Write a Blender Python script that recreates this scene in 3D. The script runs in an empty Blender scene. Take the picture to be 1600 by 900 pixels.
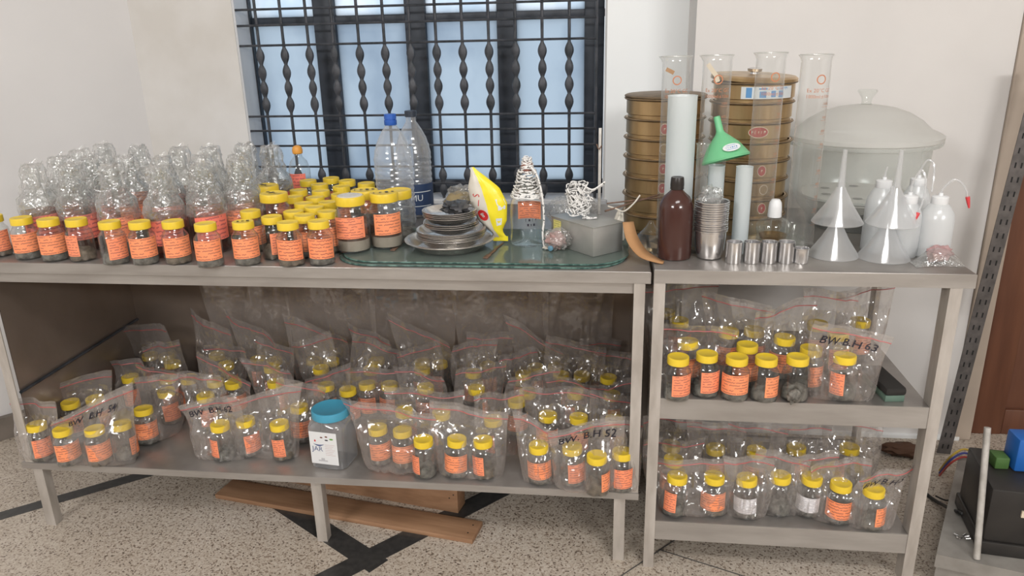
import bpy, bmesh, math, random
import numpy as np
from mathutils import Vector, Matrix, noise
PI = math.pi
S = bpy.context.scene
COL = S.collection

# ------------------------------------------------------------------ camera
CP = dict(f=1186.0, p=.3239, w=-.1311, r=-.024, c=(.1234, -1.6383, 1.2913))
cp_, sp_ = math.cos(CP['p']), math.sin(CP['p']); cw_, sw_ = math.cos(CP['w']), math.sin(CP['w'])
FW = Vector((sw_*cp_, cw_*cp_, -sp_)); r0 = Vector((cw_, -sw_, 0)); u0 = r0.cross(FW)
cr_, sr_ = math.cos(CP['r']), math.sin(CP['r'])
RT = cr_*r0 + sr_*u0; UP = -sr_*r0 + cr_*u0; CC = Vector(CP['c'])
cam = bpy.data.cameras.new('camera'); cam.sensor_width = 36; cam.lens = CP['f']/1600*36
cam.clip_start = .05; cam.clip_end = 60
camo = bpy.data.objects.new('camera', cam); COL.objects.link(camo)
camo.matrix_world = Matrix(((RT.x, UP.x, -FW.x, CC.x), (RT.y, UP.y, -FW.y, CC.y), (RT.z, UP.z, -FW.z, CC.z), (0, 0, 0, 1)))
S.camera = camo
# ------------------------------------------------------------------ light and exposure
S.view_settings.view_transform = 'Standard'; S.view_settings.look = 'None'
S.view_settings.gamma = 1; S.view_settings.use_curve_mapping = False
S.view_settings.exposure = 0.0
S.cycles.transparent_max_bounces = 40; S.cycles.max_bounces = 10; S.cycles.glossy_bounces = 5
S.cycles.transmission_bounces = 6; S.cycles.caustics_reflective = False; S.cycles.caustics_refractive = False
W = bpy.data.worlds.new('world'); S.world = W; W.use_nodes = True
W.node_tree.nodes['Background'].inputs[0].default_value = (.84, .93, 1.0, 1)
W.node_tree.nodes['Background'].inputs[1].default_value = 1.55
def area(name, loc, target, sx, sy, power, col):
    l = bpy.data.lights.new(name, 'AREA'); l.shape = 'RECTANGLE'; l.size = sx; l.size_y = sy; l.energy = power; l.color = col
    o = bpy.data.objects.new(name, l); COL.objects.link(o); o.location = loc
    o.rotation_euler = (Vector(target)-Vector(loc)).to_track_quat('-Z', 'Y').to_euler()
    return o
area('tube_lamp_far', (2.6, -4.6, 2.55), (0, 0, .8), 1.5, .30, 90, (1, .985, .965))
area('tube_lamp_ceiling', (.5, -1.9, 2.9), (.3, -1.2, 0), 1.3, .5, 34, (1, .99, .975))
area('fill_light_left', (-2.2, -4.2, 2.6), (0, .3, .7), 1.3, .30, 74, (1, .99, .975))  # added fill from the left, evens brightness across the walls

# ------------------------------------------------------------------ helpers
def un(px, py, x=None, y=None, z=None):
    """ray through a pixel of the photograph meets a real plane of the room"""
    d = FW*CP['f'] + RT*(px-800) - UP*(py-450)
    t = (x-CC.x)/d.x if x is not None else (y-CC.y)/d.y if y is not None else (z-CC.z)/d.z
    return CC + d*t

def tag(o, label=None, cat=None, group=None, kind=None):
    if label: o['label'] = label
    if cat: o['category'] = cat
    if group: o['group'] = group
    if kind: o['kind'] = kind
    return o
def thing(name, label, cat, loc=(0, 0, 0), rz=0, group=None, rot=None):
    o = bpy.data.objects.new(name, None); COL.objects.link(o); o.empty_display_size = .02
    o.location = loc; o.rotation_euler = rot if rot else (0, 0, rz)
    return tag(o, label, cat, group)
def mesh_from(name, V, Fc, m, smooth=40, uv=None):
    me = bpy.data.meshes.new(name); me.from_pydata([tuple(v) for v in V], [], Fc)
    if uv is not None:
        l = me.uv_layers.new(name='UVMap')
        for lp in me.loops: l.data[lp.index].uv = uv[lp.vertex_index]
    if m: me.materials.append(m)
    if smooth:
        me.shade_smooth(); me.set_sharp_from_angle(angle=math.radians(smooth))
    me.update(); return me
def obj(name, me, parent=None, loc=None, rot=None):
    o = bpy.data.objects.new(name, me); COL.objects.link(o)
    if parent: o.parent = parent
    if loc is not None: o.location = loc
    if rot is not None: o.rotation_euler = rot
    return o
def copy_tree(o, parent=None):
    c = o.copy(); COL.objects.link(c); c.parent = parent
    for ch in list(o.children): copy_tree(ch, c)
    return c
class MB:
    def __init__(s): s.V = []; s.F = []; s.UV = []
    def add(s, V, Fc, M=None):
        n = len(s.V)
        for v in V:
            v = Vector(v)
            if M is not None: v = M @ v
            s.V.append(v)
        s.F += [tuple(i+n for i in f) for f in Fc]; return s
    def box(s, x0, x1, y0, y1, z0, z1, M=None, bev=0):
        if bev:
            bm = bmesh.new(); bmesh.ops.create_cube(bm, size=1)
            for v in bm.verts: v.co = Vector(((x0+x1)/2+v.co.x*(x1-x0), (y0+y1)/2+v.co.y*(y1-y0), (z0+z1)/2+v.co.z*(z1-z0)))
            bmesh.ops.bevel(bm, geom=bm.edges[:], offset=bev, segments=2, affect='EDGES', profile=.5)
            bm.verts.index_update()
            s.add([v.co.copy() for v in bm.verts], [tuple(v.index for v in f.verts) for f in bm.faces], M); bm.free(); return s
        V = [(x0,y0,z0),(x1,y0,z0),(x1,y1,z0),(x0,y1,z0),(x0,y0,z1),(x1,y0,z1),(x1,y1,z1),(x0,y1,z1)]
        return s.add(V, [(3,2,1,0),(4,5,6,7),(0,1,5,4),(1,2,6,5),(2,3,7,6),(3,0,4,7)], M)
    def lathe(s, prof, n=32, M=None, caps=(True, True), wob=None):
        V = []; Fc = []
        for j, (r, z) in enumerate(prof):
            for i in range(n):
                a = 2*PI*i/n; rr, zz = (r, z) if wob is None else wob(r, z, a)
                V.append((rr*math.cos(a), rr*math.sin(a), zz))
        for j in range(len(prof)-1):
            for i in range(n):
                k = (i+1) % n; Fc.append((j*n+i, j*n+k, (j+1)*n+k, (j+1)*n+i))
        if caps[0]: Fc.append(tuple(reversed(range(n))))
        if caps[1]: Fc.append(tuple((len(prof)-1)*n+i for i in range(n)))
        return s.add(V, Fc, M)
    def tube(s, pts, r, n=8, closed=False, M=None):
        pts = [Vector(p) for p in pts]; N = len(pts); V = []; Fc = []; prev = None
        for i, p in enumerate(pts):
            a = pts[(i+1) % N] if (closed or i < N-1) else p
            b = pts[i-1] if (closed or i > 0) else p
            t = (a-b).normalized() if (a-b).length > 1e-9 else Vector((0, 0, 1))
            if prev is None:
                q = t.orthogonal().normalized()
            else:
                q = (prev - t*prev.dot(t)); q = q.normalized() if q.length > 1e-6 else t.orthogonal().normalized()
            prev = q; b2 = t.cross(q); rr = r(i/(N-1)) if callable(r) else r
            for k in range(n):
                an = 2*PI*k/n; V.append(p + (q*math.cos(an)+b2*math.sin(an))*rr)
        L = N if closed else N-1
        for i in range(L):
            j = (i+1) % N
            for k in range(n):
                l = (k+1) % n; Fc.append((i*n+k, i*n+l, j*n+l, j*n+k))
        if not closed: Fc += [tuple(reversed(range(n))), tuple((N-1)*n+k for k in range(n))]
        return s.add(V, Fc, M)
    def prism(s, pts, z0, z1, M=None):
        n = len(pts); V = [(x, y, z0) for x, y in pts]+[(x, y, z1) for x, y in pts]
        return s.add(V, [tuple(reversed(range(n))), tuple(range(n, 2*n))]+[(i, (i+1) % n, n+(i+1) % n, n+i) for i in range(n)], M)
    def mesh(s, name, m, smooth=40): return mesh_from(name, s.V, s.F, m, smooth)
    def obj(s, name, m, parent=None, smooth=40, **k): return obj(name, s.mesh(name, m, smooth), parent, **k)
def lathe(prof, m, name='lathe', n=32, caps=(True, True), wob=None, smooth=40):
    return MB().lathe(prof, n, None, caps, wob).mesh(name, m, smooth)
def ell_post(x0, y0, w, d, z0, z1, inner=False, back=False, th=.003):
    """upright of folded steel: one L-shaped section"""
    pts = [(0, 0), (w, 0), (w, d), (w-th, d), (w-th, th), (0, th)] if not inner else [(0, 0), (w, 0), (w, th), (th, th), (th, d), (0, d)]
    if back: pts = [(x, d-y) for x, y in pts][::-1]
    return MB().prism([(x0+x, y0+y) for x, y in pts], z0, z1)
def TR(x=0, y=0, z=0, rx=0, ry=0, rz=0, s=1):
    return Matrix.Translation((x, y, z)) @ Matrix.Rotation(rz, 4, 'Z') @ Matrix.Rotation(ry, 4, 'Y') @ Matrix.Rotation(rx, 4, 'X') @ Matrix.Scale(s, 4)
def text_vf(txt, size, align='CENTER', shear=0, bold=0):
    """letters as a flat mesh: list of 2-D vertices and faces"""
    c = bpy.data.curves.new('t', 'FONT'); c.body = txt; c.size = size; c.align_x = align; c.align_y = 'CENTER'; c.shear = shear; c.resolution_u = 2; c.offset = bold
    o = bpy.data.objects.new('t', c); COL.objects.link(o)
    dg = bpy.context.evaluated_depsgraph_get(); me = o.evaluated_get(dg).to_mesh()
    V = [v.co.copy() for v in me.vertices]; Fc = [tuple(p.vertices) for p in me.polygons]
    o.evaluated_get(dg).to_mesh_clear(); bpy.data.objects.remove(o); bpy.data.curves.remove(c)
    return V, Fc
def marks_vf(n, size, seed=0):
    """unreadable worn print: a row of n small uneven strokes"""
    q = random.Random(seed); V = []; Fc = []
    for i in range(n):
        x = (i-(n-1)/2)*size*.62; h = size*q.uniform(.22, .36); w = size*q.uniform(.08, .20)
        for x0, x1, y0, y1 in ((x-w, x-w+size*.09, -h, h), (x-w, x+w, h*q.choice([-.9, 0, .8]), h*.95)):
            k = len(V); V += [Vector((x0, min(y0, y1-.0004), 0)), Vector((x1, min(y0, y1-.0004), 0)), Vector((x1, y1, 0)), Vector((x0, y1, 0))]; Fc.append((k, k+1, k+2, k+3))
    return V, Fc
def cyl_patch(r, z0, z1, a0, a1, n=14, nz=3, tilt=0):
    """curved patch of paper; angle 0 faces -Y. Returns verts, faces, uv"""
    V = []; Fc = []; uv = []
    for j in range(nz+1):
        for i in range(n+1):
            u = i/n; v = j/nz; a = a0+(a1-a0)*u
            V.append((r*math.sin(a), -r*math.cos(a), z0+(z1-z0)*v+tilt*(u-.5))); uv.append((u, v))
    for j in range(nz):
        for i in range(n):
            k = j*(n+1)+i; Fc.append((k, k+1, k+n+2, k+n+1))
    return V, Fc, uv
def on_cyl(Vt, r, z, a=0): return [(r*math.sin(a+v.x/r), -r*math.cos(a+v.x/r), z+v.y) for v in Vt]

# ------------------------------------------------------------------ materials
def newmat(name):
    m = bpy.data.materials.new(name); m.use_nodes = True; nt = m.node_tree
    return m, nt, nt.nodes, nt.links, nt.nodes['Principled BSDF']
def coords(nt, kind='Object', scale=(1, 1, 1)):
    tc = nt.nodes.new('ShaderNodeTexCoord'); mp = nt.nodes.new('ShaderNodeMapping'); mp.inputs['Scale'].default_value = scale
    nt.links.new(tc.outputs[kind], mp.inputs[0]); return mp.outputs[0]
def ntex(nt, vec, scale, detail=3, rough=.5):
    n = nt.nodes.new('ShaderNodeTexNoise'); n.inputs['Scale'].default_value = scale; n.inputs['Detail'].default_value = detail; n.inputs['Roughness'].default_value = rough
    nt.links.new(vec, n.inputs['Vector']); return n.outputs['Fac']
def ramp(nt, fac, stops):
    r = nt.nodes.new('ShaderNodeValToRGB'); e = r.color_ramp.elements
    while len(e) < len(stops): e.new(.5)
    for i, (p, c) in enumerate(stops): e[i].position = p; e[i].color = (*c, 1) if len(c) == 3 else c
    nt.links.new(fac, r.inputs[0]); return r.outputs[0]
def bump(nt, h, p, st=.2, dist=.01):
    b = nt.nodes.new('ShaderNodeBump'); b.inputs['Strength'].default_value = st; b.inputs['Distance'].default_value = dist
    nt.links.new(h, b.inputs['Height']); nt.links.new(b.outputs[0], p.inputs['Normal'])
def mat(name, c, rough=.5, metal=0, c2=None, scale=8, sc3=(1, 1, 1), bst=0, bsc=60, detail=4, lo=.35, hi=.65, bdist=.003):
    m, nt, N, L, p = newmat(name); p.inputs['Roughness'].default_value = rough; p.inputs['Metallic'].default_value = metal
    p.inputs['Base Color'].default_value = (*c, 1)
    if c2: L.new(ramp(nt, ntex(nt, coords(nt, scale=sc3), scale, detail), [(lo, c), (hi, c2)]), p.inputs['Base Color'])
    if bst: bump(nt, ntex(nt, coords(nt, scale=sc3), bsc, 3), p, bst, bdist)
    return m
def glassy(name, tint=(1, 1, 1), base=.05, edge=.5, haze=(.8, .82, .85), gl=.6, rough=.05, hz=0, bst=0, bsc=40, bdist=.004, power=3):
    """thin see-through wall: transparent, with a glossy and a milky share that grow towards grazing angles"""
    m, nt, N, L, p = newmat(name); N.remove(p); out = N['Material Output']
    tr = N.new('ShaderNodeBsdfTransparent'); tr.inputs[0].default_value = (*tint, 1)
    g = N.new('ShaderNodeBsdfGlossy'); g.inputs['Roughness'].default_value = rough; g.inputs['Color'].default_value = (1, 1, 1, 1)
    d = N.new('ShaderNodeBsdfDiffuse'); d.inputs[0].default_value = (*haze, 1)
    t2 = N.new('ShaderNodeBsdfTranslucent'); t2.inputs[0].default_value = (*haze, 1)
    md = N.new('ShaderNodeMixShader'); md.inputs[0].default_value = .4; L.new(d.outputs[0], md.inputs[1]); L.new(t2.outputs[0], md.inputs[2])
    mg = N.new('ShaderNodeMixShader'); mg.inputs[0].default_value = gl; L.new(md.outputs[0], mg.inputs[1]); L.new(g.outputs[0], mg.inputs[2])
    lw = N.new('ShaderNodeLayerWeight'); lw.inputs[0].default_value = .5
    pw = N.new('ShaderNodeMath'); pw.operation = 'POWER'; pw.inputs[1].default_value = power; L.new(lw.outputs['Facing'], pw.inputs[0])
    ma = N.new('ShaderNodeMath'); ma.operation = 'MULTIPLY_ADD'; ma.inputs[1].default_value = edge; ma.inputs[2].default_value = base+hz; L.new(pw.outputs[0], ma.inputs[0]); ma.use_clamp = True
    mx = N.new('ShaderNodeMixShader'); L.new(ma.outputs[0], mx.inputs[0]); L.new(tr.outputs[0], mx.inputs[1]); L.new(mg.outputs[0], mx.inputs[2])
    if bst:
        b = N.new('ShaderNodeBump'); b.inputs['Strength'].default_value = bst; b.inputs['Distance'].default_value = bdist
        L.new(ntex(nt, coords(nt), bsc, 2, .6), b.inputs['Height'])
        L.new(b.outputs[0], g.inputs['Normal']); L.new(b.outputs[0], d.inputs['Normal']); L.new(b.outputs[0], lw.inputs['Normal'])
    L.new(mx.outputs[0], out.inputs[0]); return m
def paper(name, c, ink, rows=7, seed=0, dens=.50, wide=26):
    """paper with handwritten lines: rows in v, broken strokes along u"""
    m, nt, N, L, p = newmat(name); p.inputs['Roughness'].default_value = .7
    tc = N.new('ShaderNodeTexCoord'); sx = N.new('ShaderNodeSeparateXYZ'); L.new(tc.outputs['UV'], sx.inputs[0])
    def mth(op, a, b=None, c_=None):
        n = N.new('ShaderNodeMath'); n.operation = op
        for i, q in enumerate((a, b, c_)):
            if q is None: continue
            if isinstance(q, (int, float)): n.inputs[i].default_value = q
            else: L.new(q, n.inputs[i])
        return n.outputs[0]
    cv = N.new('ShaderNodeCombineXYZ'); L.new(mth('MULTIPLY', sx.outputs[0], wide), cv.inputs[0]); L.new(mth('FLOOR', mth('MULTIPLY', sx.outputs[1], rows)), cv.inputs[1]); cv.inputs[2].default_value = seed*3.7
    w1 = N.new('ShaderNodeTexNoise'); w1.inputs['Scale'].default_value = 1.0; w1.inputs['Detail'].default_value = 2; L.new(cv.outputs[0], w1.inputs['Vector'])
    fr = mth('FRACT', mth('MULTIPLY', sx.outputs[1], rows))
    # a wavering pen line inside each row, dropped out between words
    line = mth('LESS_THAN', mth('ABSOLUTE', mth('SUBTRACT', fr, mth('MULTIPLY', w1.outputs['Fac'], .95))), .15)
    c2 = N.new('ShaderNodeCombineXYZ'); L.new(mth('MULTIPLY', sx.outputs[0], 5), c2.inputs[0]); L.new(mth('FLOOR', mth('MULTIPLY', sx.outputs[1], rows)), c2.inputs[1]); c2.inputs[2].default_value = 9+seed
    w2 = N.new('ShaderNodeTexNoise'); w2.inputs['Scale'].default_value = 1.3; L.new(c2.outputs[0], w2.inputs['Vector'])
    on = mth('MULTIPLY', line, mth('GREATER_THAN', w2.outputs['Fac'], dens-.07))
    inx = mth('MULTIPLY', mth('GREATER_THAN', sx.outputs[0], .08), mth('LESS_THAN', sx.outputs[0], .93))
    on = mth('MULTIPLY', mth('MULTIPLY', on, inx), .62)
    mix = N.new('ShaderNodeMix'); mix.data_type = 'RGBA'; mix.inputs[6].default_value = (*c, 1); mix.inputs[7].default_value = (*ink, 1)
    L.new(on, mix.inputs[0]); L.new(mix.outputs[2], p.inputs['Base Color']); return m
M = {}
M['wall'] = mat('wall_paint', (.66, .635, .615), .75, c2=(.73, .705, .685), scale=1.6, bst=.15, bsc=25)
M['wall_l'] = mat('wall_paint_left', (.70, .685, .68), .75, c2=(.76, .745, .74), scale=1.4, bst=.15, bsc=25)
M['wall_win'] = mat('wall_paint_stained', (.62, .595, .56), .75, c2=(.72, .705, .69), scale=3.5, bst=.2, bsc=25)
M['wall_white'] = mat('wall_paint_white', (.86, .885, .89), .65, c2=(.89, .91, .915), scale=2)
M['plaster'] = mat('reveal_plaster', (.46, .47, .49), .7, c2=(.62, .63, .65), scale=9, sc3=(1, 1, .2))
M['ceiling'] = mat('ceiling_paint', (.80, .79, .77), .8)
M['skirt'] = mat('skirting_stone', (.14, .12, .10), .5, c2=(.20, .17, .145), scale=12)
M['steel'] = mat('brushed_steel', (.36, .335, .312), .36, .55, c2=(.45, .425, .40), scale=14, sc3=(.35, 2, 2), bst=.1, bsc=50)
M['steel_top'] = mat('worn_steel_top', (.29, .268, .25), .34, .6, c2=(.38, .355, .335), scale=9, bst=.1, bsc=30)
M['steel_post'] = mat('steel_post', (.40, .362, .325), .45, .25, c2=(.53, .49, .45), scale=16, sc3=(2, 2, .5), bst=.15)
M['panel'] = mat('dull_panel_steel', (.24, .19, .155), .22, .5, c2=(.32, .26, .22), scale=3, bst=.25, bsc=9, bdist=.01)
M['chrome'] = mat('polished_steel', (.60, .60, .61), .2, .95, c2=(.80, .79, .79), scale=14, sc3=(2, 2, .15))
M['alu'] = mat('dull_aluminium', (.66, .64, .62), .27, .9, c2=(.82, .80, .77), scale=30, bst=.1)
M['iron'] = mat('black_iron', (.032, .037, .045), .5, .2, c2=(.07, .073, .085), scale=30, bst=.2)
M['frame'] = mat('window_frame_paint', (.022, .030, .043), .5, 0, c2=(.038, .046, .062), scale=15)
M['brass'] = mat('aged_brass', (.34, .225, .11), .30, .78, c2=(.62, .44, .235), scale=13, sc3=(1, 1, .12), bst=.08)
M['brass_dark'] = mat('tarnished_brass', (.15, .105, .065), .5, .5, c2=(.25, .18, .11), scale=30)
M['mesh_wire'] = mat('sieve_mesh', (.3, .25, .18), .5, .5)
M['red_badge'] = mat('red_enamel', (.42, .06, .05), .4)
M['cream'] = mat('cream_enamel', (.72, .62, .48), .5)
M['blue_print'] = mat('blue_print', (.12, .32, .62), .5)
M['white_print'] = mat('white_print', (.72, .76, .78), .5)
M['yellow'] = mat('yellow_plastic', (.80, .56, .035), .38, c2=(.86, .62, .05), scale=20)
M['orange1'] = paper('orange_paper', (.95, .32, .145), (.13, .035, .06), 7, 0)
M['orange2'] = paper('orange_paper', (.95, .305, .135), (.16, .04, .06), 6, 2, .46, 20)
M['orange3'] = paper('orange_paper', (.94, .30, .15), (.13, .035, .07), 8, 5, .5, 22)
M['pink'] = paper('salmon_paper', (.93, .23, .16), (.2, .05, .08), 6, 4)
M['whitelab'] = paper('white_paper', (.78, .76, .78), (.2, .2, .25), 9, 3, .5, 30)
M['soil'] = mat('grey_soil', (.085, .078, .068), .85, c2=(.22, .205, .18), scale=70, bst=.8, bsc=120)
M['soil2'] = mat('brown_soil', (.09, .07, .05), .85, c2=(.22, .17, .125), scale=60, bst=.8, bsc=120)
M['sediment'] = mat('pale_sediment', (.30, .25, .20), .8, c2=(.38, .33, .27), scale=20)
M['glass'] = glassy('clear_glass', (.97, .985, .975), .05, .62, (.7, .75, .74), .8, .04, power=2.6)
M['glass2'] = glassy('tall_clear_glass', (.975, .98, .975), .10, .6, (.92, .91, .89), .5, .05, power=2.2)
M['jarglass'] = glassy('jar_glass', (.93, .945, .94), .07, .62, (.45, .46, .46), .72, .06, power=2.2)
M['liquid'] = glassy('brown_liquid', (.72, .56, .5), .10, .3, (.30, .17, .14), .5, .05)
M['film'] = glassy('polythene_film', (.97, .965, .96), .175, .45, (.84, .775, .74), .45, .10, bst=.55, bsc=16, bdist=.012, power=1.6)
M['crinkle'] = glassy('crinkled_film', (.96, .96, .955), .20, .42, (.88, .88, .86), .50, .13, bst=.9, bsc=55, bdist=.01, power=1.4)
M['pet'] = glassy('pet_plastic', (.95, .96, .97), .24, .5, (.84, .87, .91), .35, .12, power=1.6)
M['frost'] = glassy('frosted_plastic', (.9, .93, .93), .90, .1, (.84, .90, .915), .06, .3)
M['frost_glass'] = glassy('frosted_glass', (.9, .92, .91), .62, .3, (.86, .85, .82), .10, .3)
M['bowl_glass'] = glassy('thick_bowl_glass', (.9, .93, .92), .26, .4, (.90, .91, .88), .18, .2)
M['poly'] = glassy('milky_polythene', (.95, .96, .97), .42, .3, (.95, .96, .97), .26, .14)
M['wash'] = glassy('wash_bottle_plastic', (.9, .93, .94), .80, .15, (.93, .95, .96), .08, .25)
M['tray_glass'] = glassy('green_glass', (.62, .74, .69), .48, .3, (.38, .45, .41), .30, .08)
M['tray_edge'] = mat('green_glass_edge', (.03, .08, .07), .15, c2=(.12, .22, .19), scale=60, lo=.42, hi=.58)
M['zip'] = mat('red_zip', (.58, .11, .11), .4)
M['ziprib'] = glassy('zip_rib', (.95, .95, .95), .35, .3, (.7, .66, .66), .5, .1)
M['ink'] = mat('marker_ink', (.02, .018, .03), .5)
M['bluelid'] = mat('blue_lid', (.07, .34, .50), .4)
M['bluecap'] = mat('blue_cap', (.03, .12, .50), .4)
M['darkcap'] = mat('dark_cap', (.03, .04, .06), .4)
M['navy'] = mat('navy_label', (.025, .05, .12), .45)
M['white'] = mat('white_plastic', (.76, .77, .78), .4)
M['whiteb'] = mat('white_porcelain', (.60, .58, .55), .4)
M['brown_glass'] = mat('amber_glass', (.055, .021, .017), .14, c2=(.075, .032, .026), scale=4)
M['brown_cap'] = mat('black_cap', (.02, .015, .013), .35)
M['green'] = mat('green_plastic', (.16, .50, .25), .4)
M['felt'] = mat('black_felt', (.022, .02, .018), .9)
M['eraser'] = mat('green_wood', (.12, .19, .15), .5)
M['red'] = mat('red_plastic', (.65, .06, .07), .4)
M['print'] = mat('brown_print', (.52, .20, .10), .5)
M['grad'] = mat('rust_graduation', (.45, .22, .14), .6)
M['card'] = mat('brown_card', (.40, .21, .09), .8, c2=(.46, .25, .115), scale=12, bst=.2)
M['rust'] = mat('rusty_rod', (.14, .085, .06), .6, .3, c2=(.22, .13, .09), scale=60)
M['packy'] = mat('yellow_wrapper', (.88, .74, .03), .3, bst=.3, bsc=30)
M['packw'] = mat('white_wrapper', (.62, .58, .50), .35, c2=(.70, .66, .58), scale=15, bst=.3, bsc=30)
M['redprint'] = mat('red_print', (.62, .03, .03), .4)
M['clay'] = mat('clay_ball', (.33, .26, .14), .8, c2=(.25, .19, .10), scale=20)
M['pinkrag'] = mat('pink_lump', (.36, .22, .20), .6, c2=(.5, .36, .34), scale=40, bst=.5)
M['bluebit'] = mat('blue_stopper', (.12, .26, .36), .4)
M['boxsteel'] = mat('box_steel', (.36, .36, .34), .4, .55, c2=(.45, .45, .43), scale=12, bst=.1)
M['ylabel'] = paper('yellow_sticker', (.75, .68, .22), (.1, .1, .05), 5, 1)
M['darkrag'] = mat('dark_polythene', (.035, .038, .042), .3, c2=(.09, .09, .095), scale=30, bst=.6, bsc=40)
M['wood'] = mat('plywood_plank', (.26, .14, .075), .6, c2=(.36, .205, .115), scale=10, sc3=(.5, 5, 5), bst=.1)
M['woodd'] = mat('weathered_plank', (.17, .10, .06), .65, c2=(.24, .145, .09), scale=8, sc3=(.5, 5, 5))
M['doorwood'] = mat('brown_door_varnish', (.105, .038, .02), .4, c2=(.15, .058, .03), scale=7, sc3=(4, 4, .4))
M['jamb'] = mat('shaded_jamb_beige', (.46, .38, .31), .6, c2=(.40, .33, .27), scale=5)  # beige puts the wall's shade beside the door into the colour
M['angle'] = mat('slotted_angle_paint', (.09, .082, .078), .5, .3, c2=(.14, .125, .12), scale=40)
M['hole'] = mat('slot_shadow_black', (.01, .01, .01), .8)
M['inlay'] = mat('black_inlay', (.032, .031, .031), .3, c2=(.05, .048, .046), scale=60)
M['joint'] = mat('brass_joint', (.09, .085, .08), .5)
M['stone'] = mat('grey_stone_step', (.23, .215, .195), .5, c2=(.32, .30, .275), scale=15)
M['machine'] = mat('black_case', (.02, .018, .017), .4, c2=(.03, .027, .025), scale=12)
M['mblue'] = mat('blue_casing', (.02, .13, .45), .35)
M['mgreen'] = mat('green_block', (.07, .15, .04), .5)
M['wyel'] = mat('yellow_wire', (.55, .38, .06), .5)
M['wred'] = mat('red_wire', (.42, .06, .05), .5)
M['wblue'] = mat('blue_wire', (.06, .07, .28), .5)
M['wblack'] = mat('black_cable', (.012, .012, .012), .5)
M['tin'] = mat('galvanised_rod', (.42, .40, .37), .5, .3, c2=(.58, .56, .53), scale=40)
M['ball'] = mat('orange_cap_plastic', (.80, .36, .06), .4)
def rope_mat():
    m, nt, N, L, p = newmat('twisted_black_white_cord'); p.inputs['Roughness'].default_value = .8
    n = ntex(nt, coords(nt), 170, 2)
    L.new(ramp(nt, n, [(.36, (.06, .06, .06)), (.42, (.80, .79, .77))]), p.inputs['Base Color']); return m
M['rope'] = rope_mat()
def terrazzo():
    m, nt, N, L, p = newmat('terrazzo_chips'); p.inputs['Roughness'].default_value = .42
    v = coords(nt)
    vo = N.new('ShaderNodeTexVoronoi'); vo.inputs['Scale'].default_value = 250; L.new(v, vo.inputs['Vector'])
    sp = N.new('ShaderNodeSeparateColor'); L.new(vo.outputs['Color'], sp.inputs[0])
    c = ramp(nt, sp.outputs[0], [(0, (.13, .095, .075)), (.10, (.30, .235, .185)), (.22, (.47, .40, .335)), (.62, (.56, .49, .415)), (.9, (.62, .56, .49))])
    big = ramp(nt, ntex(nt, v, 2.5, 4), [(.3, (.82, .80, .76)), (.7, (1, 1, 1))])
    mx = N.new('ShaderNodeMix'); mx.data_type = 'RGBA'; mx.blend_type = 'MULTIPLY'; mx.inputs[0].default_value = 1
    L.new(c, mx.inputs[6]); L.new(big, mx.inputs[7]); L.new(mx.outputs[2], p.inputs['Base Color']); return m
M['terrazzo'] = terrazzo()
def pane_mat(name, a, b, sc):
    """frosted pane: daylight from outside diffuses through it; tree shadows from outside painted in as darker blotches"""
    m, nt, N, L, p = newmat(name); N.remove(p); out = N['Material Output']
    t = N.new('ShaderNodeBsdfTranslucent'); d = N.new('ShaderNodeBsdfGlossy'); d.inputs['Roughness'].default_value = .35; d.inputs[0].default_value = (.5, .5, .5, 1)
    L.new(ramp(nt, ntex(nt, coords(nt, scale=(1, 1, .7)), sc, 5, .55), [(.40, a), (.58, b)]), t.inputs[0])
    mx = N.new('ShaderNodeMixShader'); mx.inputs[0].default_value = .05; L.new(t.outputs[0], mx.inputs[1]); L.new(d.outputs[0], mx.inputs[2]); L.new(mx.outputs[0], out.inputs[0]); return m
M['pane'] = pane_mat('frosted_window_pane', (.50, .55, .61), (.63, .675, .72), 3)
M['pane_up'] = pane_mat('frosted_upper_pane', (.74, .80, .86), (.90, .92, .95), 5)

# ------------------------------------------------------------------ the room
def struct(name, mb, m, smooth=0):
    o = mb.obj(name, m, None, smooth); o['kind'] = 'structure'; return o
WY = .95; RY = .72; CX = -1.503; PX = .385
struct('floor', MB().box(-4.2, 3.6, -6.2, 1.3, -.1, 0), M['terrazzo'])
struct('ceiling', MB().box(-4.2, 3.6, -6.2, 1.3, 3.0, 3.1), M['ceiling'])
struct('wall_front', MB().box(-4.2, 3.6, -6.3, -6.2, 0, 3), M['wall'])
struct('wall_east', MB().box(3.4, 3.5, -6.2, 1.3, 0, 3), M['wall'])
struct('wall_west', MB().box(-4.2, -4.1, -6.2, -1.5, 0, 3), M['wall'])
OX0, OX1, OZ0, OZ1 = -1.148, .108, .74, 1.95
wb = MB().box(CX-.1, OX0, WY, WY+.18, 0, 3).box(OX1, PX+.05, WY, WY+.18, OZ0, 3)
struct('wall_back', wb.box(OX0, OX1, WY, WY+.18, OZ1, 3).box(OX0, PX+.05, WY, WY+.18, 0, OZ0), M['wall_win'])
struct('wall_pillar', MB().box(OX1+.002, PX-.02, WY-.006, WY+.01, 0, 3), M['wall_white'])
struct('wall_right', MB().box(PX-.02, 1.239, RY, WY+.2, 0, 3).box(1.239, 3.5, RY+.08, WY+.3, 0, 3), M['wall'])
dx, dy = -.66, -.75
struct('wall_left', MB().prism([(CX, WY+.02), (CX+dx*4.2, WY+dy*4.2), (CX+dx*4.2-.1, WY+dy*4.2+.1), (CX-.1, WY+.12)], 0, 3), M['wall_l'])
struct('baseboard_back', MB().box(CX, PX, WY-.012, WY, 0, .09), M['skirt'])
struct('baseboard_right', MB().box(PX-.01, 1.27, RY-.014, RY, 0, .012), M['wall_white'])
struct('baseboard_left', MB().prism([(CX+.02, WY), (CX+dx*3+.02, WY+dy*3), (CX+dx*3, WY+dy*3+.012), (CX, WY+.012)], 0, .08), M['skirt'])
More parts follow.
